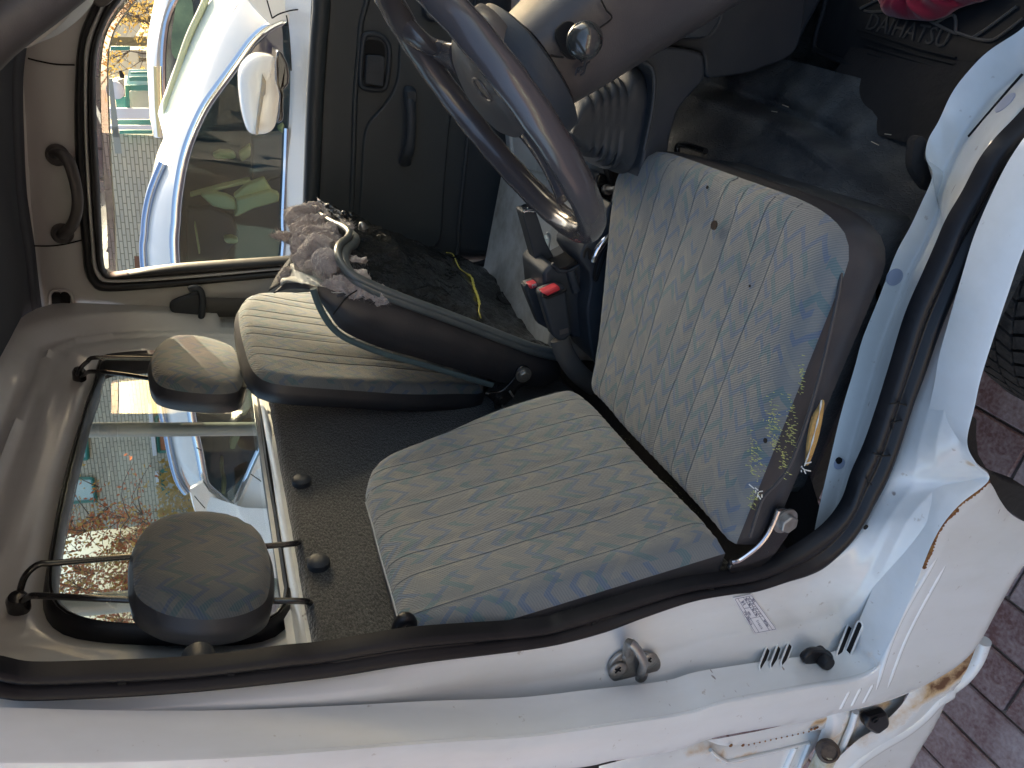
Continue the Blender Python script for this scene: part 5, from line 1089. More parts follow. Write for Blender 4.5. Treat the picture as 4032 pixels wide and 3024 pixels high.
# ---- steering wheel and column
WC = Vector((-.072,.806,1.205)); th_ = .732; WN = Vector((-math.cos(th_), 0, math.sin(th_))); WA = Vector((math.sin(th_), 0, math.cos(th_))); WB = Vector((0,1,0))
ring = [WC + (WA*math.cos(2*math.pi*i/96) + WB*math.sin(2*math.pi*i/96))*.172 for i in range(96)]
rows = []
for i, p in enumerate(ring):
    o_ = (p - WC).normalized(); a = 2*math.pi*i/96; rr = .0142 + .00035*math.cos(a*26)
    rows.append([p + (o_*math.cos(2*math.pi*k/18)*(rr*1.0) + WN*math.sin(2*math.pi*k/18)*rr*1.12) for k in range(18)])
rows.append(rows[0]); wheel = put('steering_wheel', recalc(gridm(rows, closed=True)), M['wheel_rim'], truck)
WP = (WC - WN*.012, WN)
hub = spl(T('S', [(452,180),(462,150),(500,150),(580,215),(670,330),(760,470),(840,600),(890,710),(910,800),(885,855),(800,830),(700,740),(600,620),(530,500),(480,380),(450,270)], (WC - WN*.022, WN)), 60, True)
c0 = sum(hub, Vector())/60; rows = []
for s_, h_ in ((1.0,-.030),(1.02,-.012),(1.0,-.002),(.93,.006),(.8,.012),(.6,.016),(.35,.019),(.1,.020)): rows.append([c0 + (p - c0)*s_ + WN*h_ for p in hub])
hb_ = put('wheel_hub_pad', recalc(gridm(rows, closed=True, cap=True)), mat('worn_hub', (.085,.082,.080), .30, coat=.15, bump=(700,.15,.0003), var=(12,.35,(.12,.115,.11))), wheel, angle=180)
em = spl([hit('S', q, (c0 + WN*.0205, WN)) for q in ((575,500),(600,495),(640,540),(685,615),(672,625),(620,580))], 30, True)
tube('hub_emblem', em, .0014, M['plastic2'], wheel, closed=True, seg=6)
def spoke(P, r_): 
    Q = spl([hit('S', q, (WC + WN*h_, WN)) for q, h_ in P], 30); tube('spoke', Q, r_, M['wheel_rim'], wheel, seg=14, upv=WN, flat=.5)
spoke([((150,180),0),((230,240),-.004),((330,300),-.014),((420,350),-.020),((520,400),-.024)], [.030-.009*math.sin(math.pi*i/29) for i in range(30)])
spoke([((870,770),-.030),((940,860),-.026),((1000,960),-.020),((1080,1120),-.008),((1130,1240),0)], [.018+.004*math.cos(i/8) for i in range(30)])
CX = lambda s_, r_, e=1.0, n=36: [WC - WN*s_ + (WA*math.cos(2*math.pi*k/n)*e + WB*math.sin(2*math.pi*k/n))*r_ for k in range(n)]
put('wheel_bezel', recalc(gridm([CX(.018,.035),CX(.022,.058),CX(.034,.072),CX(.052,.078),CX(.062,.077),CX(.066,.070),CX(.066,.06)], closed=True, cap=True)), M['plastic'], wheel, angle=50)
def CS(s_, ra, rb, off=0, n=40, e=3.0):
    out = []
    for k in range(n):
        t = 2*math.pi*k/n; cs, sn = math.cos(t), math.sin(t); out.append(WC - WN*s_ + WA*(math.copysign(abs(cs)**(2/e), cs)*ra + off) + WB*math.copysign(abs(sn)**(2/e), sn)*rb)
    return out
col_ = put('column_shroud', recalc(gridm([CS(.066,.045,.050),CS(.070,.052,.058),CS(.10,.056,.062,-.002),CS(.16,.062,.066,-.006),CS(.24,.070,.070,-.012),CS(.36,.082,.076,-.02),CS(.55,.10,.085,-.03)], closed=True, cap=True)), mat('shroud_plastic', (.040,.040,.044), .38, bump=(700,.25,.0006), var=(12,.4,(.075,.07,.07))), truck, angle=50)
yk = WC.y - .0655
def onsh(q, y=yk): return hit('S', q, ('y', y))
prism('key_slot', spl(T('S', [(1078,220),(1085,180),(1130,138),(1170,130),(1205,150),(1215,180),(1180,240),(1190,300),(1225,345),(1205,368),(1165,366),(1125,330),(1080,240)], ('y', yk+.001)), 40, True), (0,-.004,0), M['black'], col_, bevel=.001)
kc = CAM + ray(px('S', (1268,250)))*((yk-.030)/ray(px('S', (1268,250))).y)
lathe('lever_knob', kc, (-.25,-.8,.5), [(r_*.82, h_*.82) for r_, h_ in ((.004,-.026),(.013,-.022),(.0185,-.013),(.0215,-.002),(.0215,.006),(.019,.014),(.013,.020),(.006,.0225),(.0003,.023))], mat('gloss_knob', (.03,.035,.035), .10, coat=.6, var=(60,.3,(.1,.1,.1))), col_, seg=32)
tube('knob_seam', spl([kc + Vector((0,-.8,.5)).normalized()*.0178*math.cos(a) + Vector((.8,.3,.5)).normalized()*.0178*math.sin(a) for a in np.linspace(-1.2, 1.2, 16)], 24), .0006, M['black'], col_, seg=5)
tube('lever_arm', [kc + Vector((0,.02,-.01)), kc + Vector((.0,.05,-.02))], .008, M['plastic'], col_)
tube('shroud_joint', spl(T('S', [(1370,0),(1400,60),(1432,118),(1300,212),(1240,258)], ('y', yk-.0045)), 30), .0009, M['black'], col_, seg=5)
tube('shroud_joint', spl(T('S', [(1055,345),(1090,352),(1135,356)], ('y', yk-.002)), 12), .0012, M['black'], col_, seg=5)
for P in ([(1210,470),(1225,420),(1250,440),(1270,380),(1245,385)], [(1240,470),(1265,450),(1280,400),(1300,385)], [(1225,455),(1245,420),(1262,430)]): tube('moulded_mark', spl(T('S', P, ('y', yk-.004)), 14), .0010, M['plastic'], col_, seg=5)
# ---- facia, bulkhead, windscreen pillars out of frame keep the cab shut
box('facia', (.62,1.20,.98), (.34,1.18,.30), M['plastic'], truck, bevel=.04)
box('front_bulkhead', (.86,1.20,.75), (.04,1.24,.70), M['inner_metal'], truck)
for y_ in (.58, 1.82): tube('windscreen_pillar', spl([Vector((.05 if y_ > 1 else .12,y_,1.76)), Vector((.35,y_,1.50)), Vector((.78,y_,1.10)), Vector((.86,y_,.9))], 20), .035, M['paint'], truck)
put('windscreen', mk([(.10,.60,1.77),(.10,1.80,1.77),(.84,1.80,1.10),(.84,.60,1.10)], [(0,1,2,3)]), M['glass'], truck, smooth=False)
# outer door skin and bed behind the cab
put('passenger_door_skin', mk([(-.62,1.87,.42),(.80,1.87,.42),(.80,1.87,1.16),(-.62,1.87,1.20)], [(0,1,2,3)]), M['paint'], truck, smooth=False, solid=.01)
box('rear_cab_lower', (-.775,1.2,.95), (.03,1.22,.74), M['paint'], truck)
for side_, yy_ in (('near',.60),('far',1.82)):
    pass
for y_, k_, p_ in ((1.433,'o',(740,1658)), (.941,'o',(350,2339))):
    tube('headboard_post', [Vector((-.84, y_, .9)), Vector((-.84, y_, 1.95))], .0145 if y_ > 1.2 else .0155, mat('post_paint', (.30,.31,.29), .35, coat=.4), truck, seg=20)
tube('headboard_rail', [Vector((-.84,.6,1.95)), Vector((-.84,1.8,1.95))], .015, M['paint'], truck)

# ================================================================== LOOSE THINGS IN THE CAB
M['matrub'] = mat('mat_rubber', (.010,.012,.015), .6, spec=.3, bump=(60,.3,.002), var=(30,.4,(.03,.031,.03)))
mz = ('z', .612)
mo = T('E', [(560,-250),(500,60),(470,170),(446,270),(450,300),(478,328),(640,395),(850,480),(1000,555),(1062,578),(1085,572),(1120,545),(1160,506),(1220,520),(1280,540),(1310,500),(1400,385),(1520,290),(1720,140),(1800,-250)], mz)
fm = prism('floor_mat', [Vector(p) for p in mo], (0,0,-.010), M['matrub'], None, bevel=.002)
tag(fm, 'black ribbed rubber floor mat lying in the driver footwell under a red cloth', 'floor mat')
lip = spl(T('E', [(575,-250),(520,40),(478,180),(462,262),(475,300),(640,372),(850,458),(1000,532),(1055,556)], ('z', .616)), 60)
tube('mat_rim', lip, .0042, M['matrub'], fm)
for k in range(7):
    a = Vector((700+k*22, 180+k*48, 0)); P = [(720+k*20,175+k*47),(880+k*16,225+k*46),(1080+k*12,290+k*42),(1300-k*4,345+k*38)]
    tube('mat_rib', spl(T('E', P, ('z', .6135)), 24), .0020, M['matrub'], fm, seg=6)
for P in ([(735,50),(830,0),(900,-40)], [(760,62),(800,70),(880,65)], [(1150,125),(1290,195),(1300,185),(1288,88),(1180,138)], [(1300,190),(1400,225),(1500,240),(1560,215),(1700,110)], [(1400,225),(1500,160),(1660,40)]): tube('mat_line', spl(T('E', P, ('z', .6140)), 24), .0020, mat('mat_dusty', (.10,.095,.085), .8), fm, seg=6)
ta, tb_ = hit('E', (800,135), ('z', .6125)), hit('E', (1235,235), ('z', .6125)); tu = hit('E', (1010,130), ('z', .6125)) - hit('E', (1000,230), ('z', .6125))
M['matletter'] = mat('mat_letter', (.045,.046,.046), .7)
dx_ = tb_ - ta; ub = Vector((0,0,1)).cross(dx_.normalized())
if ub.dot(tu) < 0: ub = -ub
text('mat_lettering', 'DAIHATSU', ta.lerp(tb_, .5) + Vector((0,0,.0005)), dx_, ub, dx_.length/4.35, M['matletter'], fm, dep=.0012)
# red cloth
rc = spl([hit('E', p, ('z', .622)) for p in ((780,-160),(835,-30),(850,20),(870,50),(890,90),(940,105),(1000,116),(1080,122),(1140,127),(1190,118),(1250,96),(1300,62),(1345,42),(1420,20),(1500,-2),(1560,-60),(1560,-160))], 120, True)
cc_ = sum(rc, Vector())/120; rows = []
for j in range(16):
    t = j/15; row = []
    for i, p in enumerate(rc):
        a = 2*math.pi*i/120; q = cc_ + (p - cc_)*(1 - t**1.4)*1.0
        w_ = .010*math.sin(i*.55 + 2*math.sin(i*.13)) + .006*noise.noise(Vector((q.x*40, q.y*40, 3)))
        row.append(q + Vector((0,0, .030*math.sin(min(1, t*1.6)*math.pi/2) + (w_ + .003*math.sin(i*1.3))*min(1, t*3)*(1-t*.5))))
    rows.append(row)
clo = put('red_cloth', recalc(gridm(rows, closed=True, cap=True)), M['redcloth'], None, angle=180)
tag(clo, 'crumpled dark red cloth dropped on the black floor mat', 'cloth')
# bits of straw on the floor vinyl
for i, (p, q) in enumerate((((272,622),(308,636)), ((208,660),(242,665)), ((880,795),(918,800)), ((800,840),(845,862)))):
    a, b = hit('E', p, ('z', .700)), hit('E', q, ('z', .700)); o = put('straw', tubem([a, b], .0006, 6), mat('straw%d' % i, (.50,.44,.33), .8), None)
    tag(o, ['pale straw bit on the floor vinyl, upper of the left pair', 'shorter pale straw bit below the other in the left pair', 'straw bit lying flat on the vinyl nearest the wheel-side sill', 'tan straw bit lying askew right of the floor crease'][i], 'straw', 'bits of straw on the floor vinyl')

# ================================================================== NEIGHBOURING CARS
Rg = lambda k, pts, y: T(k, pts, ('y', y))
suv = thing('parked_suv', 'large white suv with chrome window trim parked beside the truck', 'car', (-1.2, 3.6, 0))
def kid(o): return adopt(o, suv)
# side body below the belt line
bt = Rg('A', [(1448,-300),(1452,80),(1460,350),(1447,760),(1428,1290),(1420,1500)], 2.78)
RFo = Rg('Q', [(560,-120),(470,20),(380,180),(290,360),(200,560),(120,760),(95,940)], 2.98) + Rg('N', [(1000,400),(900,620),(840,800),(800,1000),(782,1200),(780,1500)], 2.98) + Rg('O', [(1046,300),(1082,550),(1115,700),(1165,950),(1225,1150),(1300,1260),(1345,1440),(1420,1659)], 2.98)
CH = Rg('Q', [(812,125),(760,130),(690,165),(600,240),(500,375),(400,510),(310,640),(235,800),(185,960),(152,1150),(140,1300),(136,1560)], 2.84) + Rg('O', [(1288,300),(1312,540),(1350,740),(1385,900),(1412,1050),(1440,1180),(1480,1240),(1600,1340),(1690,1400),(1725,1395),(1745,1360),(1800,1230),(1880,1040),(1950,890)], 2.84)
ch = spl(CH, 240)
belt0 = Rg('Q', [(815,140),(818,300),(826,560),(822,700),(795,750),(786,1000),(775,1300),(768,1560)], 2.80)
wl = CH + [hit('A', (1432,1600), ('y', 2.84))] + list(reversed([hit('Q', (x, y), ('y', 2.80)) for x, y in ((828,400),(800,800),(780,1200),(768,1560))]))
kid(tube('chrome_trim', ch, .0165, M['chrome'], None, seg=8, flat=.5))
kid(tube('chrome_trim', spl([CH[-1]] + [hit('Q', q, ('y', 2.80)) for q in ((768,1560),(775,1300),(788,1000),(796,760))], 40), .011, M['chrome'], None, seg=8))
# white shell: sill plane, roof, pillars
ro = spl(RFo, 200); c2 = spl(CH[:26], 200)
rows = [[a + Vector((0,.6,.02)), a + Vector((0,.05,.012)), a, a.lerp(b, .25)+Vector((0,-.02,.0)), a.lerp(b, .6)+Vector((0,-.015,0)), b + Vector((0,0,0)), b + Vector((0,.02,0))] for a, b in zip(ro, c2)]
kid(put('roof_and_pillars', recalc(gridm(rows)), M['carpaint'], None, angle=60))
low = spl([Vector((1.9,2.80,.92)), Vector((1.1,2.80,1.08)), hit('Q', (800,-140), ('y', 2.80))] + [hit('Q', q, ('y', 2.80)) for q in ((800,60),(822,400),(812,740),(786,1000),(770,1560))] + [hit('O', q, ('y', 2.80)) for q in ((1970,880),(1900,1040),(1800,1250),(1740,1400),(1690,1450),(1560,1400),(1470,1300),(1420,1500),(1440,1700))], 120)
rows = []
for p in low: rows.append([p + Vector((0,.015,.0)), p + Vector((0,-.01,-.01)), Vector((p.x, 2.70, p.z*.9)), Vector((p.x*1.0, 2.66, p.z*.72)), Vector((p.x, 2.66, p.z*.5)), Vector((p.x, 2.72, .25))])
kid(put('door_skins', recalc(gridm(rows)), M['carpaint'], None, angle=60))
box_ = [(-3.4,.9),(-3.3,1.15),(-2.9,1.30),(-1.9,1.34)]
kid(put('rear_quarter', mk([hit('O', q, ('y', 2.79)) for q in ((1345,1440),(1300,1250),(1420,1180),(1480,1270),(1690,1440),(1745,1380),(1970,870),(2133,900),(2133,2200),(1500,2200))], [tuple(range(10))]), M['carpaint'], None, smooth=False, solid=.02))
kid(prism('front_wing', Rg('Q', [(430,-140),(815,-140),(818,60),(815,136),(770,122),(705,150),(660,110),(560,0)], 2.80), (0,.02,0), M['carpaint'], None, bevel=.004))
kid(put('bonnet', mk([(.62,2.74,1.13),(1.9,2.8,.86),(1.9,4.4,.86),(.62,4.4,1.13),(.62,3.6,1.18),(1.9,3.6,.9)], [(0,1,5,4),(4,5,2,3)]), M['carpaint'], None))
# front door / rear-door cut lines, fuel flap badge
for k, P in (('Q', [(680,0),(700,70),(712,110)]), ('Q', [(712,108),(760,80),(850,58),(950,62)]), ('Q', [(795,90),(806,150),(818,300),(824,420)]), ('O', [(1340,1310),(1390,1370),(1440,1425)]), ('O', [(1360,860),(1405,885)]), ('O', [(1865,1105),(1930,1150),(2005,1205)])):
    kid(tube('panel_gap', spl(Rg(k, P, 2.765), 14), .0022, M['black'], None, seg=6))
# windscreen strip and rails
ws = [spl(Rg('Q', [(570,-60),(480,60),(400,220),(310,400),(220,600),(150,780),(100,940)], 2.95), 40), spl(Rg('Q', [(340,-60),(290,60),(210,230),(150,420),(100,560),(80,600),(70,640)], 3.6), 40)]
kid(put('windscreen', gridm([[a, a.lerp(b, .5)+Vector((.06,0,.03)), b] for a, b in zip(*ws)]), mat('screen_sky_sheen', (.74,.84,.84), .12, coat=1), None))  # sky's reflection painted in as an opaque pale screen colour
kid(tube('pillar_trim', spl(Rg('Q', [(330,-30),(290,60),(215,220),(150,410),(100,560),(80,620),(90,760),(110,920)], 3.2), 40), .012, mat('yellow_reflect', (.55,.50,.25), .2, coat=1), None, seg=8))  # yellow reflection along the pillar, painted as a strip of its own
rr0 = spl(Rg('N', [(985,372),(905,560),(850,720),(808,920),(790,1120),(785,1500)], 3.02) + Rg('O', [(1040,300),(1078,540),(1112,690),(1160,940),(1220,1140),(1290,1240)], 3.02), 80)
M['rail'] = mat('roof_rail', (.35,.42,.55), .15, metal=.9)
kid(tube('roof_rail', [p + Vector((0,-.03,.01)) for p in rr0], .017, M['rail'], None, seg=10)); 
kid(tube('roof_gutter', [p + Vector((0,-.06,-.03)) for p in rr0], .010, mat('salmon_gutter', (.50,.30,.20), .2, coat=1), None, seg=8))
# glass and dark cabin with pieces coloured yellow for sunlight
gl_ = [p + Vector((0,.012,0)) for p in spl(CH[:24], 60)] + [hit('O', q, ('y', 2.85)) for q in ((1745,1360),(1950,890))] + [hit('Q', q, ('y', 2.83)) for q in ((768,1560),(775,1300),(790,1000),(800,700),(822,400),(812,125))]
g2_ = bpy.data.meshes.new('g'); bmg = bmesh.new(); bmg.faces.new([bmg.verts.new(p) for p in gl_]); bmesh.ops.triangulate(bmg, faces=bmg.faces); bmg.to_mesh(g2_); bmg.free()
kid(put('side_glass', g2_, M['carglass'], None, smooth=False))
M['cabin'] = mat('suv_cabin_dark', (.03,.065,.11), .7); M['beige'] = mat('suv_beige', (.80,.68,.34), .6)
_cw = [p + (p - CAM)*.16 + Vector((0,0,-.035)) for p in ro[::5]]
kid(put('cabin_wall', gridm([[p, Vector((p.x, p.y, .7))] for p in _cw]), M['cabin'], None, smooth=False))
kid(put('headlining', gridm([[p, q + Vector((0,.02,-.01))] for p, q in zip(_cw, ro[::5])]), M['carpaint'], None, smooth=False))
kid(put('cabin_floor', mk([(-3.2,2.86,.72),(.9,2.86,.72),(.9,4.2,.72),(-3.2,4.2,.72)], [(0,1,2,3)]), M['cabin'], None, smooth=False))
for k, P, y, m in (('Q', [(280,1160),(370,1150),(440,1165),(490,1190),(510,1250),(430,1245),(360,1228)], 3.0, 'beige'), ('Q', [(480,1170),(560,1105),(665,1060),(690,1100),(715,1140),(500,1190)], 3.02, 'beige'), ('Q', [(497,1190),(700,1135),(756,1155),(750,1200),(600,1240),(510,1285),(485,1290),(505,1250)], 2.98, 'beige'), ('Q', [(220,1160),(400,1110),(585,1070),(585,1085),(400,1130),(225,1172)], 3.1, 'beige'),
    ('Q', [(355,925),(400,900),(470,900),(500,925),(490,945),(380,950)], 3.3, 'beige'), ('Q', [(510,915),(585,860),(585,930),(530,965)], 3.3, 'beige'), ('Q', [(590,820),(800,780),(785,1050),(660,1090),(590,1060)], 3.1, 'cabin'), ('Q', [(200,1240),(350,1230),(480,1290),(520,1400),(420,1560),(200,1560)], 3.15, 'cabin'),
    ('Q', [(420,1420),(470,1412),(515,1430),(500,1450),(440,1450)], 3.05, 'beige'), ('Q', [(248,1335),(256,1340),(285,1505),(275,1510)], 3.0, 'beige'), ('Q', [(738,770),(785,735),(783,800)], 2.86, 'beige'),
    ('O', [(1850,310),(1890,330),(1870,480),(1820,560),(1790,570),(1770,545),(1810,430)], 3.0, 'beige'), ('O', [(1770,690),(1795,700),(1740,820),(1720,880),(1670,875),(1680,800),(1700,740)], 3.0, 'beige'), ('O', [(1590,990),(1615,1000),(1612,1100),(1640,1200),(1630,1310),(1590,1290),(1600,1180),(1575,1060)], 3.0, 'beige')):
    kid(prism('cabin_detail', Rg(k, P, y), (0,.06,0), M[m], None, bevel=.01))
M['leatherb'] = mat('suv_brown_leather', (.16,.065,.03), .5)
for P in ([(1830,400),(1960,420),(1960,540),(1850,545),(1800,500)], [(1800,690),(1940,690),(1950,880),(1780,880),(1740,800)], [(1720,1160),(1850,1090),(1830,1180),(1780,1280),(1760,1240)]): kid(prism('rear_seat', spl(Rg('O', P, 3.1), 30, True), (0,.1,0), M['leatherb'], None, bevel=.02))
for q_ in ((-2.9, .36), (-.0+1.1, .36)): kid(lathe('wheel', (q_[0], 2.70, q_[1]), (0,1,0), [(.36,0),(.36,.22),(.2,.24),(.01,.24)], M['tyre'], None, seg=32))
# door mirror
mo_ = spl(Rg('Q', [(513,470),(520,420),(545,375),(590,335),(640,322),(700,330),(728,345),(732,400),(735,480),(752,530),(756,580),(745,690),(728,760),(690,795),(640,805),(590,802),(560,770),(535,690),(518,580)], 2.50), 60, True)
cm = sum(mo_, Vector())/60; rows = [[cm + (p-cm)*s_ + Vector((0, y_, 0)) for p in mo_] for s_, y_ in ((.2,-.028),(.55,-.024),(.82,-.014),(.96,.0),(1.0,.02),(1.0,.07),(.95,.10),(.6,.105),(.1,.105))]
mi = kid(put('door_mirror', recalc(gridm(rows, closed=True, cap=True)), M['carpaint'], None, angle=180))
ind = prism('indicator_lens', Rg('Q', [(652,435),(675,485),(672,560),(660,575),(640,700),(628,800),(612,805),(612,760),(630,620),(645,520)], 2.464), (0,.02,0), mat('lens_grey', (.30,.28,.25), .15, coat=1, var=(60,.6,(.45,.32,.15))), mi, bevel=.002)
ar = kid(prism('mirror_arm', Rg('Q', [(732,360),(740,295),(770,310),(805,380),(815,450),(812,500),(775,540),(780,690),(775,720),(735,740),(750,690),(758,560),(735,500)], 2.60), (0,.16,0), mat('mirror_gloss', (.025,.022,.024), .12, coat=1), None, bevel=.01, seg=3))
kid(prism('quarter_plate', Rg('Q', [(795,130),(810,250),(822,410),(740,400),(600,330),(540,370),(620,270),(700,190)], 2.835), (0,.01,0), mat('quarter_gloss', (.035,.035,.06), .15, coat=1), None, bevel=0))
rb = hit('O', (1985,1565), ('y', 2.76)); ringp = [rb + Vector((math.cos(a)*.052, 0, math.sin(a)*.052)) for a in np.linspace(0, 2*math.pi, 40)[:-1]]
stq = kid(prism('round_sticker', ringp, (0,-.001,0), mat('sticker_grey', (.45,.47,.47), .4), None, bevel=0))
prism('sticker_centre', [rb + Vector((0,-.002,0)) + (p - rb)*.62 for p in ringp], (0,-.0008,0), M['carpaint'], stq, bevel=0); 
for i in range(22):
    a = 2*math.pi*i/22; box('sticker_mark', rb + Vector((math.cos(a)*.042, -.0022, math.sin(a)*.042)), (.005,.0006,.006), M['ink'], stq, bevel=0)
for i, (p, q) in enumerate((((1500,800),(1530,1040)), ((1650,690),(1560,1060)))): pass
# second white car further off
c2r = thing('parked_car', 'second white car with chrome window trim beyond the suv windscreen', 'car', (1.6, 7.5, 0))
def kid2(o): return adopt(o, c2r)
S2 = Rg('M', [(1060,-120),(1030,0),(1000,140),(975,260),(950,400),(925,540),(908,700),(903,860),(912,1020),(922,1300),(940,1659)], 6.2)
S3 = Rg('M', [(1300,-200),(1200,0),(1150,100),(1095,260),(1068,420),(1052,600),(1046,800),(1046,1000),(1050,1200),(1062,1400),(1080,1659)], 6.15)
a_, b_ = spl(S2, 60), spl(S3, 60)
kid2(put('roof_edge', recalc(gridm([[p + Vector((0,.8,.06)), p, p.lerp(q, .5)+Vector((0,-.04,0)), q] for p, q in zip(a_, b_)])), M['carpaint'], None))
kid2(tube('chrome_trim', b_, .022, M['chrome'], None, seg=8))
gl2 = [p + Vector((0,.01,0)) for p in b_] + Rg('M', [(1500,1659),(1500,-200)], 6.16)
kid2(put('side_glass', mk(gl2, [tuple(range(len(gl2)))]), mat('far_glass', (.035,.045,.07), .12, coat=1), None, smooth=False))
kid2(prism('seen_through_window', spl(Rg('M', [(1229,0),(1190,180),(1160,380),(1150,560),(1165,660),(1229,720),(1400,600),(1400,0)], 6.14), 30, True), (0,.01,0), mat('green_through', (.10,.17,.10), .4, var=(2.5,.9,(.30,.42,.22))), None, bevel=0))
kid2(prism('yellow_pillar', Rg('M', [(935,800),(972,810),(980,1000),(1000,1400),(1010,1659),(985,1659),(950,1300)], 6.1), (0,.01,0), M['beige'], None, bevel=0))
kid2(box('body', (2.4,7.1,.65), (4.4,1.6,.7), M['carpaint'], None, bevel=.15, seg=4))
for x_ in (1.0,3.8): kid2(lathe('wheel', (x_,6.3,.33), (0,1,0), [(.33,0),(.33,.2),(.01,.2)], M['tyre'], None, seg=24))

# ================================================================== BRICK BUILDING (seen over the cars; the truck stands slightly tilted to it)
ww = (CR*-6245 + CU*765 + CF*2950).normalized(); WO = CAM + ray((510,750))*12.8
wu = (Vector((0,0,1)) - ww*ww.z).normalized(); wn_ = ww.cross(wu).normalized()
if wn_.dot(CAM - WO) < 0: wn_ = -wn_
def wl_(k, q, d=0.0): return hit(k, q, (WO + wn_*d, wn_))
bld = thing('brick_building', 'pale brick building with green framed windows behind the white suv', 'building', (float(WO.x), float(WO.y), 0))
def kb(o): return adopt(o, bld)
def wmat():
    m = mat('pale_brick_wall', (.5,.5,.45), .85); N = m.node_tree.nodes; L = m.node_tree.links; b = N['Principled BSDF']
    uv = N.new('ShaderNodeUVMap'); br = N.new('ShaderNodeTexBrick'); L.new(uv.outputs[0], br.inputs['Vector']); br.inputs['Scale'].default_value = 1
    br.inputs['Brick Width'].default_value = .222; br.inputs['Row Height'].default_value = .0625; br.inputs['Mortar Size'].default_value = .0085; br.inputs['Mortar Smooth'].default_value = .2; br.inputs['Bias'].default_value = .1
    br.inputs['Color1'].default_value = (.62,.59,.455,1); br.inputs['Color2'].default_value = (.52,.50,.40,1); br.inputs['Mortar'].default_value = (.27,.26,.195,1)
    t = N.new('ShaderNodeTexNoise'); t.inputs['Scale'].default_value = .7; t.inputs['Detail'].default_value = 6; L.new(uv.outputs[0], t.inputs['Vector'])
    mx = N.new('ShaderNodeMixRGB'); mx.blend_type = 'MULTIPLY'; mx.inputs[0].default_value = .18; L.new(br.outputs['Color'], mx.inputs[1]); L.new(t.outputs['Fac'], mx.inputs[2]); L.new(mx.outputs[0], b.inputs['Base Color'])
    bp = N.new('ShaderNodeBump'); bp.inputs['Strength'].default_value = .5; bp.inputs['Distance'].default_value = .012; iv = N.new('ShaderNodeMath'); iv.operation = 'SUBTRACT'; iv.inputs[0].default_value = 1; L.new(br.outputs['Fac'], iv.inputs[1]); L.new(iv.outputs[0], bp.inputs['Height']); L.new(bp.outputs[0], b.inputs['Normal'])
    return m
M['wall'] = wmat()
def S2W(s_, h_, d=0): return WO + ww*s_ + wu*h_ + wn_*d
def wuv(p): q = p - WO; return (q.dot(ww), q.dot(wu))
e1_ = wl_('P', (200,345)); e2_ = wl_('P', (1200,230)); se = wuv(e1_)[0]; sr = wuv(wl_('N', (500,75)))[0]
hb0 = -3.2; ht = 5.2
wv = [S2W(wuv(e2_)[0], wuv(e2_)[1]-4), S2W(sr, hb0), S2W(sr, ht), e1_ + (e1_-e2_)*2.0]
wq = [S2W(se+.3, hb0), S2W(sr, hb0), S2W(sr, ht), S2W(se-.1, ht)]
ln = lambda p: p
wq[0] = e1_ + (e2_ - e1_)*6; wq[3] = e1_ + (e1_ - e2_)*3
me = mk(wq, [(0,1,2,3)], [wuv(p) for p in wq]); kb(put('brick_wall', me, M['wall'], None, smooth=False))
kb(put('side_wall', mk([wq[1], wq[1] - wn_*6, wq[2] - wn_*6, wq[2]], [(0,1,2,3)]), M['wall'], None, smooth=False))
kb(put('end_wall', mk([wq[0], wq[0] - wn_*6, wq[3] - wn_*6, wq[3]], [(0,1,2,3)]), M['wall'], None, smooth=False))
M['green'] = mat('green_frame_paint', (.03,.22,.19), .35, coat=.3); M['sillw'] = mat('white_lintel', (.74,.76,.80), .6)
M['room'] = mat('window_room', (.45,.44,.36), .3, coat=.6, var=(1.5,.8,(.6,.6,.55))); M['room2'] = mat('orange_room', (.42,.13,.05), .4, coat=.5, var=(3,.4,(.6,.4,.25))); M['sky_pane'] = mat('pale_pane', (.42,.60,.62), .15, coat=.8, var=(2,.6,(.6,.72,.72)))
def window(k, P, room, lint=None, w_=.07, d_=.03):
    a = [wl_(k, q, .012) for q in P]; f = kb(prism('window', a, wn_*.02, room, None, bevel=0))
    for i in range(4):
        p, q = a[i], a[(i+1) % 4]; tube('window_frame', [p + wn_*.04, q + wn_*.04], w_*.5, M['green'], f, seg=4)
    if lint: kb(prism('lintel', [wl_(k, q, .02) for q in lint], wn_*.08, M['sillw'], None, bevel=.01))
window('O', [(985,560),(1145,560),(1145,885),(1010,890)], M['room2'], [(905,440),(945,440),(995,915),(955,920)])
window('O', [(1035,1065),(1300,1050),(1300,1265),(1060,1275)], M['room'], [(975,1075),(1012,1070),(1035,1305),(1003,1310)])
window('O', [(180,1140),(390,1135),(425,1345),(180,1365)], M['sky_pane']); window('O', [(200,640),(330,700),(345,955),(220,960)], M['sky_pane'])
kb(prism('dark_opening', [wl_('N', q, .01) for q in ((632,1405),(900,1405),(900,1560),(640,1560))], wn_*.02, M['leatherb'], None, bevel=0))
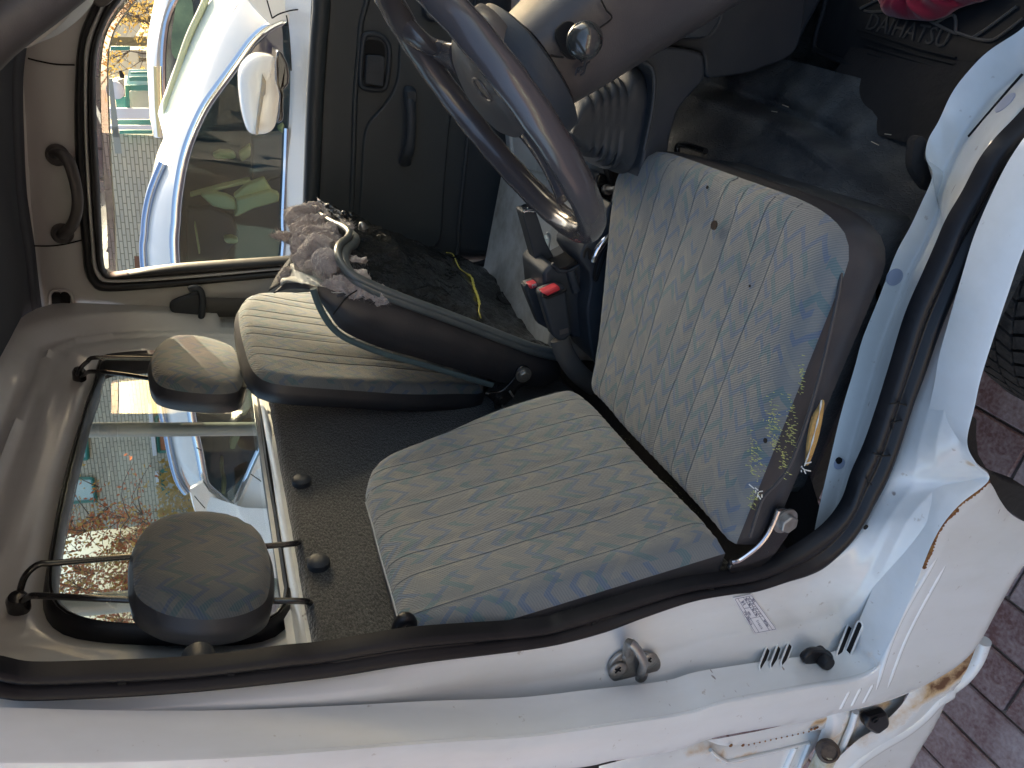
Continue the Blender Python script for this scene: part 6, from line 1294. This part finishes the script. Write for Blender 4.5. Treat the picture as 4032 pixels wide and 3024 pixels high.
# entrance bay with green frames, white pillar and lean-to roofs on the right
bay = thing('entrance_bay', 'green framed glazed porch with white pillars right of the brick wall', 'porch', (float(WO.x)+2, float(WO.y), 0))
def ky(o): return adopt(o, bay)
for P, m, d in (([(390,1310),(910,1310),(920,1440),(390,1440)], 'sillw', .5), ([(390,1520),(920,1520),(920,1570),(390,1570)], 'sillw', .5), ([(600,1030),(900,1030),(900,1100),(600,1100)], 'green', .4), ([(590,1030),(640,1030),(650,1310),(600,1310)], 'green', .42), ([(470,1170),(600,1170),(600,1310),(490,1310)], 'green', .2), ([(500,1450),(920,1450),(920,1520),(500,1520)], 'green', .2), ([(640,930),(900,930),(900,980),(640,980)], 'green', .4), ([(660,870),(900,870),(900,900),(660,900)], 'green', .4), ([(520,1575),(920,1575),(920,1620),(520,1620)], 'green', .2), ([(650,1100),(900,1100),(900,1310),(650,1310)], 'room', .1), ([(640,840),(900,840),(900,1030),(600,1030)], 'sky_pane', .1), ([(415,560),(650,560),(650,610),(415,610)], 'green', .3)):
    o = ky(prism({'sillw':'white_pillar','green':'frame_bar','room':'pane','sky_pane':'pane'}[m], [wl_('M', q, d) for q in P], -wn_*.08, M[m], None, bevel=.006))
beam = put('grey_beam', recalc(mk([wl_('M', q, 1.2) for q in ((392,950),(440,950),(525,1659),(440,1659))] + [wl_('M', q, 1.1) for q in ((392,950),(440,950),(525,1659),(440,1659))], [(0,1,2,3),(7,6,5,4),(0,4,5,1),(1,5,6,2),(2,6,7,3),(3,7,4,0)])), mat('beam_grey', (.30,.33,.30), .6), None, smooth=False)
adopt(beam, bay)
ex = wl_('N', (455,290), 1.2); b2m = put('grey_beam', recalc(mk([wl_('N', q, 1.2) for q in ((385,0),(455,0),(500,290),(425,290))] + [wl_('N', q, 1.1) for q in ((385,0),(455,0),(500,290),(425,290))], [(0,1,2,3),(7,6,5,4),(0,4,5,1),(1,5,6,2),(2,6,7,3),(3,7,4,0)])), M['sand'], None, smooth=False); b2m.data.materials[0] = beam.data.materials[0]; adopt(b2m, bay)
lp_ = wl_('M', (475,1090), .6); ky(lathe('round_lamp', lp_, wn_, [(.13,-.05),(.13,.03),(.10,.05),(.01,.06)], M['sillw'], None, seg=24))
ky(prism('lamp_box', [wl_('M', q, .55) for q in ((445,980),(575,950),(590,1170),(470,1170))], -wn_*.05, M['room'], None, bevel=.01))
ky(prism('dark_post', [wl_('M', q, .6) for q in ((515,855),(545,850),(580,910),(585,950),(530,945))], -wn_*.05, M['under'], None, bevel=.005))
hs = thing('neighbour_house', 'sunlit pale house with dark roof bands far up the street', 'house', (8, 22, 0))
for P, m in (([(700,85),(880,85),(880,200),(560,190)], 'hw'), ([(530,262),(810,280),(700,450),(430,445)], 'hw'), ([(590,190),(980,200),(975,275),(520,260)], 'hr'), ([(640,40),(1000,40),(1000,90),(640,90)], 'hr'), ([(440,448),(960,450),(960,560),(415,560)], 'hr'), ([(400,610),(900,615),(900,860),(390,950)], 'hw'), ([(745,620),(905,620),(905,690),(745,690)], 'hg'), ([(755,695),(905,700),(905,745),(755,745)], 'hr'), ([(400,-40),(1200,-40),(1000,40),(640,40)], 'hw')):
    if 'hw' not in M: M['hw'] = mat('house_white', (.8,.78,.66), .7); M['hr'] = mat('house_band', (.20,.18,.11), .8, var=(6,.5,(.3,.27,.16))); M['hg'] = mat('house_grey', (.4,.4,.38), .7)
    adopt(prism({'hw':'house_wall','hr':'roof_band','hg':'garage'}[m], [wl_('M', q, -4.0) for q in P], -wn_*.4, M[m], None, bevel=0), hs)

blk = thing('added_sun_screen', 'unseen tall slab added right of the view to screen the sun', 'building', (10, 16, 0))  # added unseen slab with made-up windows; leaves sun mainly on the far headrest
bb_ = [(6.3,13.2),(16,13.2),(16,14),(6.3,14)]
adopt(prism('sun_screen_wall', [(x, y, 0) for x, y in bb_], (0,0,8.3), M['wall'], None, bevel=0), blk)
for i in range(2):
    for j in range(3):
        f_ = adopt(box('window', (7.3+j*3, 13.19, 1.9+i*2.8), (1.3,.06,1.5), M['room'], None, bevel=0), blk)

fh = thing('facing_house', 'cream house with grey windows across the paving, behind the viewer', 'house', (-2, -15, 0))
adopt(box('house_wall', (-2,-15.5,2.3), (22,1,4.6), mat('cream_render', (.24,.23,.21), .9, var=(.5,.5,(.18,.175,.16))), None, bevel=0), fh)
for i in range(6):
    f_ = adopt(box('window', (-10+i*3.3,-14.98,1.7), (1.5,.06,1.4), M['sky_pane'], None, bevel=0), fh)
adopt(prism('roof', [(-13,-14.8,4.6),(-13,-17,6.4),(-13,-19,4.6)], (22,0,0), mat('roof_tiles', (.16,.06,.045), .8, bump=(6,.8,.05)), None, bevel=0), fh)

# ================================================================== TREES
LM = {}
def leafmat(n, c):
    m = mat(n, c, .6); b = m.node_tree.nodes['Principled BSDF']; b.inputs['Transmission Weight'].default_value = 0
    N = m.node_tree.nodes; L = m.node_tree.links; t = N.new('ShaderNodeBsdfTranslucent'); t.inputs[0].default_value = (*[min(1, q*2.2) for q in c], 1); a = N.new('ShaderNodeMixShader'); a.inputs[0].default_value = .5
    L.new(b.outputs[0], a.inputs[1]); L.new(t.outputs[0], a.inputs[2]); L.new(a.outputs[0], N['Material Output'].inputs[0]); return m
M['lo'] = leafmat('orange_leaf', (.30,.10,.04)); M['ly'] = leafmat('ochre_leaf', (.34,.24,.07)); M['bark'] = mat('bark', (.09,.065,.05), .9, bump=(20,.6,.02))
def tree(name, label, base, top, R_, n, mats_, leaf, seed, k0=5, spread=.9, cen=None, ext=(1,1,1), twigs=0):
    rg = random.Random(seed); root = thing(name, label, 'tree', tuple(base)); br = []; tips = []
    def grow(p, d, L_, r_, lv):
        P = [p]; q = p; dd = d
        for i in range(5):
            dd = (dd + Vector((rg.uniform(-1,1), rg.uniform(-1,1), rg.uniform(-.5,.6)))*.18).normalized(); q = q + dd*L_/5; P.append(q)
        br.append(tubem(P, [r_*(1-.12*i) for i in range(6)], 6 if lv < 2 else 4)); 
        if lv >= 2: tips.extend(P[1:])
        if lv < 4:
            for i in range(k0 if lv == 0 else 4):
                nd = (dd*.6 + Vector((rg.uniform(-1,1), rg.uniform(-1,1), rg.uniform(-.5,.8)))*spread).normalized(); grow(P[rg.randint(2, 5)], nd, L_*rg.uniform(.5,.72), r_*.5, lv+1)
    grow(Vector(base), Vector((top[0]-base[0], top[1]-base[1], top[2]-base[2])).normalized(), (Vector(top)-Vector(base)).length, R_, 0)
    if cen is not None:
        jt = list(tips)
        for i in range(twigs):
            c_ = Vector(cen) + Vector((rg.gauss(0,.5)*ext[0], rg.gauss(0,.5)*ext[1], rg.gauss(0,.5)*ext[2])); a_ = min(jt, key=lambda q: (q - c_).length); m_ = a_.lerp(c_, .5) + Vector((0,0,.12))
            P = spl([a_, m_, c_], 6); br.append(tubem(P, [.010,.008,.006,.005,.004,.003], 4)); tips += P[1:]*3
            if i % 3 == 0: jt.append(c_)
    adopt(merge('trunk', br, M['bark'], None), root)
    for mi_, mm in enumerate(mats_):
        V_ = []; F_ = []
        for i in range(n//len(mats_)):
            p = rg.choice(tips) + Vector((rg.gauss(0,1), rg.gauss(0,1), rg.gauss(0,1)))*leaf*1.8; a = Vector((rg.gauss(0,1), rg.gauss(0,1), rg.gauss(0,1))).normalized(); b = a.orthogonal().normalized(); s_ = leaf*rg.uniform(.6,1.3); k = len(V_)
            V_ += [p - a*s_, p + b*s_*.5, p + a*s_, p - b*s_*.5]; F_.append((k, k+1, k+2, k+3))
        adopt(put('crown', mk(V_, F_), mm, None, smooth=False), root)
    return root
def at_(k, q, d): return CAM + ray(px(k, q))*d
t1 = at_('P', (700,800), 11.0)
tree('bare_orange_tree', 'thinning tree with coppery leaves behind the rear window at the wall corner', (t1.x+.2, t1.y+.3, 0), (t1.x, t1.y, t1.z*.55), .09, 5200, [M['lo'], M['lo'], M['ly']], .032, 4, cen=t1, ext=(1.6,1.0,1.0), twigs=150)
t2 = at_('P', (500,1350), 12.5)
tree('coppery_street_tree', 'larger coppery tree filling the near end of the rear window', (t2.x-1.2, t2.y+1.0, 0), (t2.x-1.0, t2.y, t2.z*.62), .12, 7000, [M['lo'], M['ly']], .034, 9, cen=t2, ext=(1.8,1.2,1.5), twigs=220)
t3 = at_('M', (760,420), 13.0)
tree('yellow_shrub_tree', 'small yellowing tree in front of the sunlit house', (t3.x, t3.y, 0), (t3.x, t3.y, t3.z*.8), .05, 900, [M['ly']], .04, 12)
# planting far behind the rear window's lower end
hd = thing('low_hedge', 'low dry hedge at the foot of the coppery street tree', 'hedge', (float(t2.x), float(t2.y)+2, 0)); rg = random.Random(8); V_ = []; F_ = []
for i in range(5000):
    p = Vector((t2.x + rg.uniform(-5,1.5), t2.y + rg.uniform(1.5,2.6), rg.uniform(0,1.9))); a = Vector((rg.gauss(0,1), rg.gauss(0,1), rg.gauss(0,1))).normalized(); b = a.orthogonal().normalized(); k = len(V_); V_ += [p-a*.07, p+b*.035, p+a*.07, p-b*.035]; F_.append((k,k+1,k+2,k+3))
adopt(put('foliage', mk(V_, F_), M['ly'], None, smooth=False), hd)
